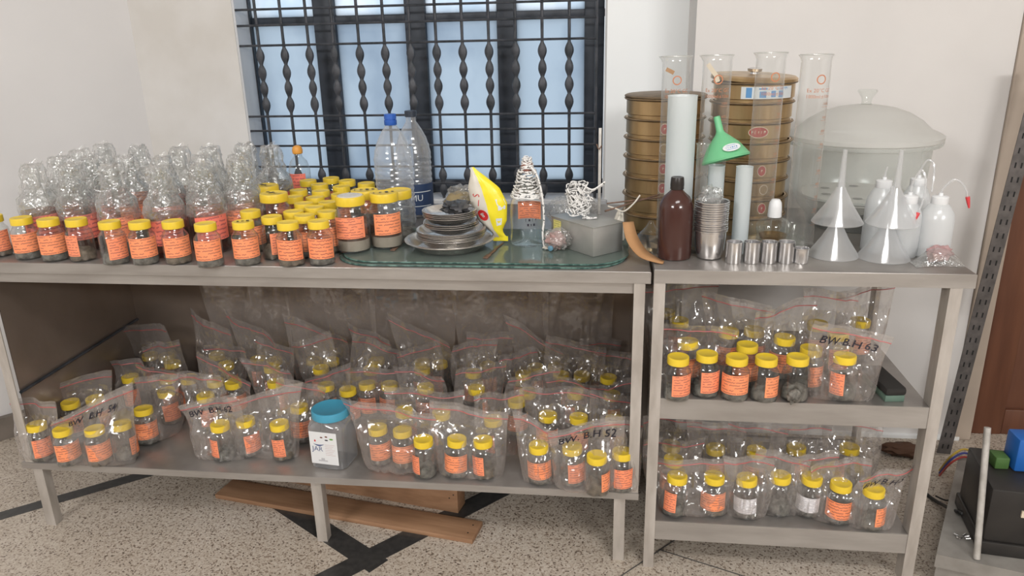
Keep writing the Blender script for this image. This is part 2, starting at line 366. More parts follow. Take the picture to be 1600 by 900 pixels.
# reveal of the window opening, sill, frame with four lights and a transom
struct('trim_1', MB().box(OX0-.002, OX0+.008, WY+.002, WY+.18, OZ0, OZ1).box(OX1-.006, OX1+.001, WY+.002, WY+.18, OZ0, OZ1).box(OX0, OX1, WY+.002, WY+.18, OZ1-.01, OZ1+.002), M['plaster'])
struct('trim_2', MB().box(OX0-.01, OX1+.01, WY-.015, WY+.18, OZ0-.03, OZ0+.004, bev=.004), M['plaster'])
FY = WY+.12
win = thing('window_1', None, None, (0, 0, 0)); win['kind'] = 'structure'
fr = MB()
posts = [(-1.185, -1.135), (-.905, -.828), (-.580, -.508), (-.262, -.196), (.034, .10)]
for a, b in posts: fr.box(a, b, FY-.02, FY+.025, OZ0, OZ1, bev=.003)
for a, b in ((OZ0, .79), (1.338, 1.362), (1.90, OZ1)): fr.box(-1.15, .105, FY-.014, FY+.02, a, b, bev=.003)
f_ = fr.obj('window_frame', M['frame'], win); 
for i in range(4):
    x0, x1 = posts[i][1]-.01, posts[i+1][0]+.01
    MB().box(x0, x1, FY, FY+.004, .78, 1.345).obj('pane', M['pane'], win, 0)
    MB().box(x0, x1, FY, FY+.004, 1.355, 1.91).obj('pane', M['pane_up'], win, 0)
# the iron grille in front of it
gr = thing('window_grille', 'black iron window grille of crossed rods with twisted leaf-shaped bars', 'window grille', (0, 0, 0))
GY = WY+.012
zr = [.797, .856, .930, .983, 1.033, 1.270, 1.335, 1.386, 1.46, 1.55]
xc = [-1.160+.0883*i for i in range(15)]
def leafbar(x):
    z = OZ0+.01; pts = []; rad = []
    def w(zz):
        if 1.045 < zz < 1.262: return abs(math.sin((zz-1.045)/(1.262-1.045)*4*PI))
        if .752 < zz < .850: return abs(math.sin((zz-.752)/.098*2*PI))
        return 0
    mb = MB(); n = 6; V = []; Fc = []; K = 100
    for j in range(K+1):
        zz = OZ0+.005+(1.93-OZ0-.005)*(j/K) if j > 100 else None
    zs = [OZ0+.004+i*.0068 for i in range(int((1.30-OZ0)/.0068))]+[1.32, 1.92]
    for zz in zs:
        a = w(zz); rx = .0052+.0098*a; ry = .0052+.0035*a
        for k in range(8):
            an = 2*PI*k/8+zz*9; V.append((x+rx*math.cos(an), GY-.002+ry*math.sin(an), zz))
    for j in range(len(zs)-1):
        for k in range(8): l = (k+1) % 8; Fc.append((j*8+k, j*8+l, j*8+8+l, j*8+8+k))
    mb.add(V, Fc); return mb
for i, x in enumerate(xc):
    if i in (0, 14): MB().tube([(x, GY, OZ0+.004), (x, GY, 1.92)], .0055, 8).obj('bar', M['iron'], gr)
    else: leafbar(x).obj('bar', M['iron'], gr)
for z in zr: MB().tube([(xc[0], GY-.006, z), (xc[14], GY-.006, z)], .004, 6).obj('rod', M['iron'], gr)
# door at the right, with its jamb in the tone of shaded wall
d1 = thing('door_1', None, None, (0, 0, 0)); d1['kind'] = 'structure'
DB = RY+.06
mb = MB().box(1.308, 2.2, DB-.005, DB+.03, 0, 2.05)
mb.obj('door_leaf', M['doorwood'], d1, 0)
st = MB()
for a, b in ((1.308, 1.42), (1.78, 1.86)): st.box(a, b, DB-.022, DB, 0, 2.05, bev=.004)
for a, b in ((0, .09), (.45, .53), (1.12, 1.2), (1.95, 2.05)): st.box(1.42, 1.78, DB-.020, DB, a, b, bev=.004)
st.obj('door_frame', M['doorwood'], d1)
struct('trim_3', MB().box(1.24, 1.306, RY-.010, RY+.08, 0, 2.1, bev=.004), M['jamb'])
# black inlay strips and thin joints of the terrazzo
def strip(name, pts, m, h=.0012):
    q = [un(px, py, z=0) for px, py in pts]; struct(name, MB().prism([(p.x, p.y) for p in q], .0002, h), m)
def band(name, a, b, w, m, h=.0012):
    a = Vector(a); b = Vector(b); d = (b-a).normalized(); n = Vector((-d.y, d.x))*w/2
    struct(name, MB().prism([tuple(a-n), tuple(b-n), tuple(b+n), tuple(a+n)], .0002, h), m)
band('trim_4', (-2.02, -.31), (-1.02, .52), .045, M['inlay'])
band('trim_5', (-.835, .185), (-.445, -.075), .062, M['inlay'])
band('trim_6', (-.82, -.42), (.10, .60), .064, M['inlay'], .0016)
band('trim_7', (.10, -.13), (.46, .26), .003, M['joint'])
band('trim_8', (.27, .06), (.62, -.085), .003, M['joint'])

# ------------------------------------------------------------------ long steel table and the rack
H1, HS = .78, .2078
tb = thing('steel_table', 'long two-tier brushed steel table below the window', 'table', (0, 0, 0))
TD = .70
MB().box(-1.50, .221, 0, TD, H1-.028, H1, bev=.0025).obj('tabletop', M['steel_top'], tb)
MB().box(-1.50, .2212, -.0012, .004, H1-.0275, H1-.0015).obj('top_edge', M['steel'], tb)
MB().box(-1.44, .2, .008, .03, H1-.054, H1-.028).box(-1.44, .2, .62, .64, H1-.054, H1-.028).obj('apron_rail', M['steel'], tb)
MB().box(-1.46, .210, 0, .64, HS-.02, HS, bev=.002).obj('shelf', M['steel_top'], tb)
MB().box(-1.46, .2102, -.0012, .003, HS-.0195, HS-.001).obj('shelf_edge', M['steel'], tb)
for y0, bk in ((0, False), (.612, True)):
    for x0, inn in ((-1.448, True), (.184, False)):
        ell_post(x0, y0, .025, .026, HS+.0005, H1-.028, inn, bk).obj('post', M['steel_post'], tb, 0)
for x in (-1.4236, -.6249, .1655):
    for y in (.02, .60):
        ell_post(x-.015, y-.012, .028, .028, 0, HS-.02, False, y > .3).obj('leg', M['steel_post'], tb, 0)
MB().tube([(-1.428, .02, .41), (-1.428, .555, .415)], .0045, 6).obj('side_rail', M['iron'], tb)
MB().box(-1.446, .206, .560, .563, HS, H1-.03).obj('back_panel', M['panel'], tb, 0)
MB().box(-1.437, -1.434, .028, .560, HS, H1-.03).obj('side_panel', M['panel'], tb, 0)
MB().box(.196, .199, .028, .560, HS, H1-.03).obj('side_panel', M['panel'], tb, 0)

HR, HM, HL = .7895, .4745, .1371
rk = thing('steel_rack', 'three-tier brushed steel rack standing to the right of the long table', 'rack', (0, 0, 0))
yr = -.012
MB().box(.227, .8946, yr, .62, HR-.032, HR, bev=.0025).obj('rack_top', M['steel_top'], rk)
MB().box(.2268, .8948, yr-.0012, yr+.004, HR-.0315, HR-.0015).obj('top_edge', M['steel'], rk)
for hz, nm in ((HM, 'shelf'), (HL, 'shelf')):
    MB().box(.252, .848, yr+.006, .44, hz-.012, hz).box(.252, .848, .43, .44, hz-.05, hz).obj(nm, M['steel_top'], rk, 0)
    MB().box(.252, .848, yr+.002, yr+.006, hz-.053, hz).obj('shelf_fascia', M['steel'], rk, 0)
for y0, bk in ((yr, False), (.408, True)):
    for x0, inn in ((.227, False), (.846, True)):
        ell_post(x0, y0, .0255, .040, 0, HR-.032, inn, bk).obj('post', M['steel_post'], rk, 0)

# ------------------------------------------------------------------ sample jars
REG = []
def settle(x, y, z, r, push=True, xmin=-9, ymax=9):
    p = Vector((x, y))
    if push:
        for _ in range(60):
            moved = False
            for q, qz, qr in REG:
                if abs(qz-z) > .02: continue
                d = p-q; g = r+qr+.0006
                if d.length < g:
                    p = q+(d.normalized() if d.length > 1e-6 else Vector((0, 1)))*(g+.0002); moved = True
            p.x = max(p.x, xmin); p.y = min(p.y, ymax)
            if not moved: break
    REG.append((p.copy(), z, r)); return p.x, p.y
def small_jar_meshes():
    h = {}
    h['body'] = lathe([(.0265, 0), (.0300, .0015), (.0312, .005), (.0312, .064), (.0300, .071), (.0245, .079), (.0222, .083), (.0222, .100)], M['jarglass'], 'jar_body', 28, (True, False))
    def rib(r, z, a): return (r*(1-.012*(math.cos(a*20) > 0)), z) if .0235 < r and .088 < z < .103 else (r, z)
    h['cap'] = lathe([(.0235, .0870), (.0248, .0874), (.0250, .0885), (.0250, .1015), (.0243, .1040), (.0215, .1045), (.0200, .1036), (.0001, .1036)], M['yellow'], 'jar_cap', 40, (False, True), rib)
    for k, mm in (('soil', M['soil']), ('soil2', M['soil2'])):
        def wob(r, z, a, k=k):
            if z < .004: return r, z
            q = noise.noise((math.cos(a)*1.3*r*60, math.sin(a)*r*60, 3 if k == 'soil' else 8))
            return r*(1+.02*q), z+.011*q
        h[k] = lathe([(.025, .002), (.0290, .004), (.0292, .018), (.025, .027), (.013, .031), (.0005, .033)], mm, 'soil_sample', 22, (True, True), wob)
    for nm, mm, a0, a1, z0, z1, tl in (('o1', 'orange1', -1.25, 1.15, .020, .068, .002), ('o2', 'orange2', -1.3, .9, .018, .066, -.003), ('o3', 'orange3', -.6, 1.0, .016, .068, .002), ('o4', 'orange1', .05, 1.25, .016, .066, 0), ('o5', 'orange3', -1.3, -.2, .016, .068, .0), ('w1', 'whitelab', -1.05, 1.0, .018, .060, .001)):
        V, Fc, uv = cyl_patch(.0318, z0, z1, a0, a1, tilt=tl); h[nm] = mesh_from('paper_label', V, Fc, M[mm], 60, uv)
    V, Fc = marks_vf(3, .018, 9); h['mark'] = mesh_from('ink_mark', [(v.x, v.y, .1049) for v in V], Fc, M['ink'], 0)
    return h
SJ = small_jar_meshes()
def small_jar(loc, label, group=None, lab='o1', soil='soil', mark=False, yaw=None, tilt=(0, 0), name='sample_jar'):
    x_, y_ = settle(loc[0], loc[1], loc[2], .0300); loc = (x_, y_, loc[2])
    d = Vector((CC.x-loc[0], CC.y-loc[1])); face = math.atan2(d.y, d.x)+PI/2
    t = thing(name, label, 'jar', loc, 0, group, rot=(tilt[0], tilt[1], face+(yaw if yaw is not None else 0)))
    obj('jar_body', SJ['body'], t); obj('jar_cap', SJ['cap'], t)
    if soil: obj('soil_sample', SJ[soil], t)
    if lab: obj('paper_label', SJ[lab], t)
    if mark: obj('ink_mark', SJ['mark'], t)
    return t
def big_jar_meshes():
    h = {}
    h['body'] = lathe([(.034, 0), (.0385, .002), (.041, .008), (.041, .088), (.039, .097), (.033, .107), (.0315, .110), (.0315, .130)], M['jarglass'], 'jar_body', 32, (True, False))
    h['cap'] = lathe([(.0335, .1150), (.0350, .1155), (.0353, .117), (.0353, .133), (.0343, .1362), (.031, .137), (.029, .1358), (.0001, .1358)], M['yellow'], 'jar_cap', 44, (False, True))
    h['paper'] = lathe([(.030, .1365), (.0296, .1380), (.0001, .1382)], mat('lid_paper', (.55, .53, .50), .7, c2=(.68, .66, .62), scale=40), 'lid_sticker', 30)
    h['sed'] = lathe([(.033, .003), (.0385, .006), (.0388, .030), (.0387, .031), (.0005, .031)], M['sediment'], 'settled_soil', 30)
    h['liq'] = lathe([(.0390, .0315), (.0390, .060), (.0005, .060)], M['liquid'], 'water', 26, (False, True))
    h['soil'] = lathe([(.033, .003), (.0385, .006), (.0388, .024), (.030, .034), (.0005, .036)], M['soil'], 'soil_sample', 26)
    for nm, a0, a1, mm in (('l1', -1.25, .75, 'orange3'), ('l2', -.95, .85, 'orange1')):
        V, Fc, uv = cyl_patch(.0415, .038, .090, a0, a1, tilt=.002); h[nm] = mesh_from('paper_label', V, Fc, M[mm], 60, uv)
    V, Fc = marks_vf(4, .024, 10); h['mark'] = mesh_from('ink_mark', [(v.x, v.y, .1373) for v in V], Fc, M['ink'], 0)
    return h
BJ = big_jar_meshes()
def big_jar(loc, label, lab=None, parts=('sed', 'liq'), top='mark', yaw=0, group=None):
    x_, y_ = settle(loc[0], loc[1], H1, .0412); loc = (x_, y_, loc[2])
    d = Vector((CC.x-loc[0], CC.y-loc[1])); face = math.atan2(d.y, d.x)+PI/2
    t = thing('large_sample_jar', label, 'jar', loc, face+yaw, group)
    obj('jar_body', BJ['body'], t); obj('jar_cap', BJ['cap'], t)
    for p in parts: obj({'sed': 'settled_soil', 'liq': 'water', 'soil': 'soil_sample'}[p], BJ[p], t)
    if lab: obj('paper_label', BJ[lab], t)
    if top == 'mark': obj('ink_mark', BJ['mark'], t)
    if top == 'paper': obj('lid_sticker', BJ['paper'], t)
    return t
ORD = ['first', 'second', 'third', 'fourth', 'fifth', 'sixth', 'seventh', 'eighth', 'ninth', 'tenth', 'eleventh', 'twelfth', 'thirteenth', 'fourteenth', 'fifteenth', 'sixteenth']
rnd = random.Random(5)
def jar_at(px, py, zb, h=.105):
    p = un(px, py, z=zb+h); return (p.x, p.y, zb)
front = [(-14, 336, 'o3', 0), (32, 339, 'o1', 0), (74, 341, 'o1', 0), (118, 341, 'o5', 0), (170, 345, 'o3', .15), (217, 345, 'o1', 0), (269, 344, 'o1', .2), (320, 348, 'o1', -.1), (379, 345, 'o1', 0), (449, 346, 'o2', .1), (497, 344, 'o2', .2)]
for i, (px, py, lb, yw) in enumerate(front):
    l = 'small orange-labelled jar, %s from the left along the table front' % ORD[i]
    if px == 379: l = 'small orange-labelled jar with ink marks on its yellow cap, at the table front edge'
    if i == len(front)-1: l = 'rightmost small yellow-capped jar along the table front edge, beside the large jars'
    small_jar(jar_at(px, py, H1), l, 'small jars along the front of the table top', lb, 'soil' if i % 3 else 'soil2', px == 379, yw)
for px, py, l, lb, prt, tp, yw in [
    (547, 312, 'large jar of settled soil and water with white paper on its yellow cap', 'l1', ('sed', 'liq'), 'paper', 0),
    (597, 307, 'large yellow-capped jar with orange label, rightmost at the table front', 'l2', ('sed', 'liq'), 'mark', .2),
    (569, 296, 'large jar with bold ink marks on its cap, behind the paper-topped jar', None, ('soil',), 'mark', 0),
    (621, 296, 'large yellow-capped clear jar without label, in front of the big water bottles', None, ('soil',), None, 0),
    (427, 301, 'large ink-marked yellow-capped jar at the left edge of the jar block', 'l2', ('soil',), 'mark', 2.2),
    (414, 289, 'large yellow-capped jar just behind another one, beside the film-wrapped bottles', 'l1', ('soil',), 'mark', 2.0)]:
    p = un(px, py, z=H1+.137); big_jar((p.x, p.y, H1+(.0105 if px in (547, 597) else 0)), l, lb, prt, tp, yw)

block = [(401, 326), (424, 337), (458, 329), (472, 334), (487, 323), (467, 317), (511, 330), (492, 307), (509, 315), (459, 306), (466, 296), (501, 297), (499, 287), (481, 281), (517, 277), (542, 281), (533, 290), (531, 302), (572, 285)]
block.sort(key=lambda q: -q[1])
done = [Vector(jar_at(px, py, H1)) for px, py in block]
rows = ['nearest the front', 'just behind the front row', 'in the middle', 'towards the window', 'closest to the window']
order = sorted(range(len(done)), key=lambda i: done[i].y)
for r_ in range(5):
    ids = sorted(order[r_*4:(r_+1)*4], key=lambda i: done[i].x)
    for k, i in enumerate(ids):
        small_jar(tuple(done[i]), 'small yellow-capped jar in the packed block, %s, %s from left' % (rows[r_], ORD[k]), 'small jars packed in a block on the table top', rnd.choice(['o1', 'o2', 'o3']), rnd.choice(['soil', 'soil2']), False, rnd.uniform(-.6, .6))
# ------------------------------------------------------------------ film-wrapped solution bottles
bot_body = lathe([(.040, 0), (.046, .002), (.0475, .008), (.0475, .118), (.045, .132), (.036, .150), (.024, .166), (.019, .176), (.018, .205), (.0195, .208), (.0195, .215), (.0165, .215)], M['jarglass'], 'bottle_glass', 30, (True, False))
liqs = [lathe([(.044, .004), (.0455, .012), (.0455, h), (.0005, h)], M[k], 'solution', 26, (True, True)) for h, k in ((.105, 'liquid'), (.075, 'liquid'), (.05, 'sediment'))]
covers = []
for k in range(5):
    prof = [(.049, .082+.004*k), (.0495, .10), (.048, .122), (.043, .138), (.034, .152), (.030, .165), (.027, .18), (.027, .196), (.026, .210), (.022, .219), (.013, .223), (.006, .222)]
    def wob(r, z, a, k=k):
        n1 = noise.noise((math.cos(a)*2.3+k*5, math.sin(a)*2.3, z*38)); n2 = abs(noise.noise((math.cos(a)*5+k*9, math.sin(a)*5, z*75)))
        amp = .0035 if z < .13 else .0065
        return r+amp*(n1*1.4+n2*1.2), z+.004*n1+(.006*n2 if z > .215 else 0)
    pr2 = []
    for a_, b_ in zip(prof, prof[1:]): pr2 += [a_, ((a_[0]+b_[0])/2, (a_[1]+b_[1])/2)]
    covers.append(lathe(pr2+[prof[-1]], M['crinkle'], 'film_cover', 34, (False, True), wob, 28))
tufts = []
for k in range(3):
    mb = MB(); rr = random.Random(40+k)
    for q in range(7):
        a = rr.uniform(0, 6.28); b = a+rr.uniform(.3, .9); h = rr.uniform(.010, .022); r1 = rr.uniform(.010, .018); r2 = r1+rr.uniform(.0, .012)
        mb.add([(r1*math.cos(a), r1*math.sin(a), .216), (r1*math.cos(b), r1*math.sin(b), .217), (r2*math.cos(b), r2*math.sin(b), .217+h*.7), (r2*math.cos(a), r2*math.sin(a), .216+h)], [(0, 1, 2, 3)])
    tufts.append(mb.mesh('film_tuft', M['crinkle'], 0))
blab = []
for a0, a1, mm in ((-1.0, .9, 'pink'), (-.7, 1.1, 'pink'), (-1.1, .6, 'orange3')):
    V, Fc, uv = cyl_patch(.0482, .035, .098, a0, a1, tilt=.004); blab.append(mesh_from('paper_label', V, Fc, M[mm], 60, uv))
bots = [(38, 258, 'front row'), (103, 256, 'front row'), (166, 258, 'front row'), (221, 264, 'front row'), (286, 257, 'front row'), (342, 253, 'front row'),
        (85, 245, 'middle row'), (135, 245, 'middle row'), (190, 244, 'middle row'), (247, 245, 'middle row'), (309, 243, 'middle row'), (368, 243, 'middle row'),
        (118, 235, 'back row'), (157, 226, 'back row'), (211, 228, 'back row'), (275, 230, 'back row'), (319, 230, 'back row'), (377, 225, 'back row'), (420, 229, 'back row')]
bp = []
for px, py, rw in bots:
    p = un(px, py, z=H1+.225); p.y += .012
    p.x, p.y = settle(p.x, p.y, H1, .0478, True, -1.452, .648); bp.append(p.copy())
cnt = {}
for i, ((px, py, rw), p) in enumerate(zip(bots, bp)):
    cnt[rw] = cnt.get(rw, 0)+1; last = i == len(bots)-1
    l = 'bottle wrapped in crinkled clear film, %s, %s' % (ORD[cnt[rw]-1]+' from the left', rw)
    if last: l = 'film-wrapped glass bottle against the window grille, rightmost of the bottles'
    d = Vector((CC.x-p.x, CC.y-p.y)); t = thing('wrapped_bottle', l, 'bottle', (p.x, p.y, H1), math.atan2(d.y, d.x)+PI/2+rnd.uniform(-.25, .25), 'film-wrapped bottles on the left of the table top')
    obj('bottle_glass', bot_body, t); obj('solution', liqs[i % 3], t); obj('film_cover', covers[i % 5], t); obj('paper_label', blab[i % 3], t); obj('film_tuft', tufts[i % 3], t)
p = un(446, 252, z=H1+.19); p.y = min(p.y, .65)
t = thing('orange_capped_bottle', 'clear bottle with a round orange cap behind the wrapped bottles by the grille', 'bottle', (-.845, .648, H1))
obj('bottle_glass', lathe([(.03, 0), (.033, .004), (.033, .12), (.026, .145), (.013, .16), (.012, .175)], M['jarglass'], 'bottle_glass', 26, (True, False)), t)
obj('bottle_cap', lathe([(.012, .168), (.0155, .170), (.0165, .180), (.0135, .190), (.006, .194), (.0005, .195)], M['ball'], 'bottle_cap', 24), t)
V, Fc, uv = cyl_patch(.0335, .05, .11, -.9, .9); obj('paper_label', mesh_from('paper_label', V, Fc, M['pink'], 60, uv), t)

# ------------------------------------------------------------------ big drinking-water bottles
def pet(name, label, loc, h, R, ribs, cap, ymat=None, txt=None, twin=False):
    t = thing(name, label, 'bottle', loc, -.15)
    prof = [(R*.8, 0), (R*.96, .006), (R, .015)]
    zb = h*.56; n = 40
    for i in range(n+1):
        z = .015+(zb-.015)*i/n; r = R*(1-(.045*(.5+.5*math.cos(z*2*PI/ribs)))) ; prof.append((r, z))
    for i in range(1, 15):
        u = i/14; z = zb+(h*.90-zb)*u; r = R*(1-.72*u**2.0)*(1-.02*math.cos(z*2*PI/.02)*(u < .6)); prof.append((max(r, .0145), z))
    prof += [(.0140, h*.905), (.0140, h*.945)]
    obj('bottle_body', lathe(prof, M['pet'], 'bottle_body', 36, (True, False)), t)
    if twin:
        obj('bottle_cap', lathe([(.0165, h*.905), (.0172, h*.908), (.0172, h*.948), (.0150, h*.950), (.0150, h*.955), (.0166, h*.957), (.0166, h-.001), (.0150, h), (.0005, h)], cap, 'bottle_cap', 28), t)
    else: obj('bottle_cap', lathe([(.0165, h*.945), (.0170, h*.946), (.0170, h-.001), (.016, h), (.0005, h)], cap, 'bottle_cap', 28), t)
    if ymat:
        lb = obj('bottle_label', lathe([(R*1.004, .012), (R*1.004, h*.33)], ymat, 'bottle_label', 36, (False, False)), t)
        V, Fc = text_vf(txt, .026, 'LEFT'); obj('printed_letters', mesh_from('printed_letters', on_cyl(V, R*1.012, h*.20, .10), Fc, M['white_print'], 0), lb)
        V, Fc, _ = cyl_patch(R*1.01, h*.255, h*.262, -1.4, 1.4); V2, F2, _ = cyl_patch(R*1.01, h*.12, h*.126, -1.4, 1.4)
        obj('printed_stripe', mesh_from('printed_stripe', V+V2, Fc+[tuple(i+len(V) for i in f) for f in F2], M['white_print'], 0), lb)
    return t
a = un(608, 178, y=.42); b = un(636, 177, y=.52)
pet('water_bottle', 'large clear plastic bottle with a double blue cap, before the window', (a.x+.002, .42, H1), a.z-H1, .0540, .016, M['bluecap'], twin=True)
pet('water_bottle', 'large ribbed plastic bottle with dark cap and navy label, behind the blue-capped one', (b.x+.006, .535, H1), b.z-H1+.006, .0520, .0165, M['darkcap'], M['navy'], 'MU')

# ------------------------------------------------------------------ green glass sheet and what lies on it
def oval(x0, x1, y0, y1, r, n=10):
    out = []
    for cx, cy, a0 in ((x1-r, y1-r, 0), (x0+r, y1-r, PI/2), (x0+r, y0+r, PI), (x1-r, y0+r, 1.5*PI)):
        for i in range(n+1): a = a0+PI/2*i/n; out.append((cx+r*math.cos(a), cy+r*math.sin(a)))
    return out
GT = H1+.0102
t = thing('glass_sheet', 'lower green glass sheet with rounded ends lying on the steel table top', 'glass sheet', (0, 0, 0))
MB().prism(oval(-.530, .165, .012, .33, .10), H1+.0003, H1+.0048).obj('sheet', M['tray_glass'], t)
e = oval(-.530, .165, .012, .33, .10); MB().tube([(x, y, H1+.0026) for x, y in e], .0024, 6, True).obj('rim', M['tray_edge'], t)
t = thing('glass_sheet', 'upper green glass sheet with rounded ends, carrying plates and steel box', 'glass sheet', (0, 0, 0))
MB().prism(oval(-.524, .172, .022, .34, .10), H1+.0054, GT-.0003).obj('sheet', M['tray_glass'], t)
e = oval(-.524, .172, .022, .34, .10); MB().tube([(x, y, H1+.0078) for x, y in e], .0023, 6, True).obj('rim', M['tray_edge'], t)
def dish_prof(R, h, th=.0012, foot=.62):
    return [(R*foot, 0), (R*.80, h*.35), (R*.93, h*.92), (R, h), (R, h+th), (R*.925, h+th), (R*.79, h*.35+th), (R*foot, th), (.0005, th)]
pc = un(703, 376, z=GT+.015); PXc, PYc = pc.x, pc.y+.0
dish_m = lathe(dish_prof(.112, .022, foot=.72), M['alu'], 'dish', 56)
t = tag(obj('steel_dish', dish_m, None, (PXc, PYc, GT)), 'wide shallow steel dish at the bottom of the stack of plates', 'dish', 'stacked steel plates')
zz = GT+.0035
bowl_m = lathe(dish_prof(.086, .026, .001, .60), M['alu'], 'bowl', 48); bowl_s = lathe(dish_prof(.068, .018, .001, .62), M['alu'], 'bowl', 44)
hgt = ['lowest', 'second lowest', 'third lowest', 'fourth lowest', 'fifth lowest', 'topmost']
for i in range(5):
    tag(obj('steel_bowl', bowl_m, None, (PXc+.004+rnd.uniform(-.002, .002), PYc+.004, zz+i*.0042)), 'wide steel bowl in the stack on the dish, %s of the wide ones' % (hgt[i] if i < 4 else 'topmost'), 'bowl', 'stacked steel plates')
zz += 5*.0042+.014
for i in range(3):
    tag(obj('steel_plate', bowl_s, None, (PXc+.004+rnd.uniform(-.002, .002), PYc+.006, zz+i*.0045)), 'small steel plate in the middle of the plate stack, %s of three' % ['lowest', 'middle', 'topmost'][i], 'plate', 'stacked steel plates')
zz += 3*.0045+.010
for i in range(4):
    tag(obj('steel_plate', bowl_s, None, (PXc+.002+rnd.uniform(-.002, .002), PYc+.008, zz+i*.0042)), 'small steel plate at the top of the plate stack, %s of four' % ['lowest', 'second lowest', 'second from top', 'topmost'][i], 'plate', 'stacked steel plates')
ztop = zz+3*.0042
def lump(name, label, cat, m, loc, sx, sy, sz, seed=0, amp=.25, parent=None, freq=2.2, n=28, pw=1.0):
    prof = []; K = 16
    for i in range(K+1):
        a = -PI/2+PI*i/K; prof.append((max(math.cos(a), .001), math.sin(a)))
    mb = MB()
    def wob(r, z, a):
        q = noise.noise((r*math.cos(a)*freq+seed*7, r*math.sin(a)*freq, z*freq)); return r*(1+amp*q), z*(1+amp*q)
    mb.lathe(prof, n, Matrix.Diagonal((sx, sy, sz, 1)), (True, True), wob)
    lo = min(v.z for v in mb.V)
    for v in mb.V: v.z -= lo
    o = mb.obj(name, m, parent, 50, loc=loc)
    return tag(o, label, cat) if label else o
lump('black_polythene_lump', 'crumpled black polythene lying on the topmost steel plate', 'plastic bag', M['darkrag'], (PXc+.022, PYc+.002, ztop+.004), .036, .03, .017, 1, .5, freq=3)
t = thing('clay_ball_bag', 'round brown clay ball in an open clear bag behind the plate stack', 'bag', (un(716, 290, y=.36).x, .36, H1))
lump('clay_ball', None, None, M['clay'], (0, 0, .03), .04, .036, .04, 2, .2, t)
lump('clear_bag', None, None, M['crinkle'], (.012, .01, 0), .052, .046, .056, 4, .5, t, 3)
mb = MB().lathe([(.030, 0), (.033, .004), (.033, .032), (.028, .034)], 24); mb.obj('jar_ring', M['darkcap'], t)
# snack packet
def packet():
    p0 = un(790, 373, z=GT+.012); p1 = un(745, 258, y=p0.y+.02)
    t = thing('snack_packet', 'upright yellow and white crumpled snack packet leaning beside the steel plates', 'packet', (p0.x-.014, p0.y+.002, GT+.014))
    Hh = .178
    outl = [(-.012, .016), (-.020, .020), (-.034, .026), (-.041, .026), (-.045, .024), (-.044, .018), (-.040, .010), (-.046, .004)]
    def edge(v, side):
        # lean to the left going up; belly widest in the middle
        T = [(0, 0, .020), (.06, -.004, .013), (.12, -.012, .019), (.25, -.018, .036), (.5, -.026, .046), (.72, -.038, .039), (.88, -.052, .018), (.95, -.060, .009), (1, -.064, .004)]
        for (a_, c_, w_), (b_, d_, x_) in zip(T, T[1:]):
            if a_ <= v <= b_ or b_ == 1: 
                f = min(1, (v-a_)/(b_-a_)); return c_+(d_-c_)*f+side*(w_+(x_-w_)*f)
    def pt(u, v, s):
        xl, xr = edge(v, -1), edge(v, 1); x = xl+(xr-xl)*u
        d = .017*(max(0, 1-(2*u-1)**2))**.6*math.sin(min(1, max(0, v*1.03))*PI)**.6
        q = noise.noise((u*4, v*7, s*3))*.0022*(4*u*(1-u)) ** .5
        return (x, s*(d+q), v*Hh)
    def sheet(u0, u1, s, off=0):
        V = []; Fc = []; n, k = 12, 24
        for j in range(k+1):
            for i in range(n+1):
                a = u0+(u1-u0)*i/n; P_ = pt(a, j/k, s); V.append((P_[0], P_[1]+s*off, P_[2]))
        for j in range(k):
            for i in range(n):
                q = j*(n+1)+i; f = (q, q+1, q+n+2, q+n+1); Fc.append(f if s < 0 else f[::-1])
        return V, Fc
    mb = MB(); mb.add(*sheet(0, 1, 1)); mb.add(*sheet(.46, 1, -1)); mb.obj('yellow_side', M['packy'], t, 60)
    mb = MB(); mb.add(*sheet(0, .46, -1)); mb.obj('white_side', M['packw'], t, 60)
    # seal flap at the foot
    MB().box(-.018, .020, -.001, .001, -.008, .004).obj('seal_flap', M['packy'], t, 0)
    def place(V, u0, v0, su=1): return [Vector(pt(min(.99, max(.01, u0+v.x/.07)), v0+v.y/Hh, -1))+Vector((0, -.0007, 0)) for v in V]
    V, Fc = text_vf("S", .022); V = [Vector((v.y*.9, -v.x*.9, 0)) for v in V]
    mb = MB().add(place(V, .22, .62), Fc)
    V, Fc = text_vf("/", .022); V = [Vector((v.x, v.y, 0)) for v in V]; mb.add(place(V, .25, .51), Fc)
    nn = 16; mb.add(place([Vector((.011*math.cos(6.283*i/nn), .014*math.sin(6.283*i/nn), 0)) for i in range(nn)], .27, .34), [tuple(range(nn))])
    mb.obj('red_lettering', M['redprint'], t, 0)
    V, Fc = text_vf("S", .016); MB().add([v+Vector((0, -.0004, 0)) for v in place(V, .27, .34)], Fc).obj('white_letter', M['white_print'], t, 0)
    mb = MB()
    for u0, v0, w, h in ((.86, .52, .016, .016), (.86, .44, .014, .012), (.76, .24, .014, .020)):
        mb.add(place([Vector((-w/2, -h/2, 0)), Vector((w/2, -h/2+.003, 0)), Vector((w/2, h/2, 0)), Vector((-w/2, h/2, 0))], u0, v0), [(0, 1, 2, 3)])
    mb.obj('white_patch', M['white_print'], t, 0)
packet()
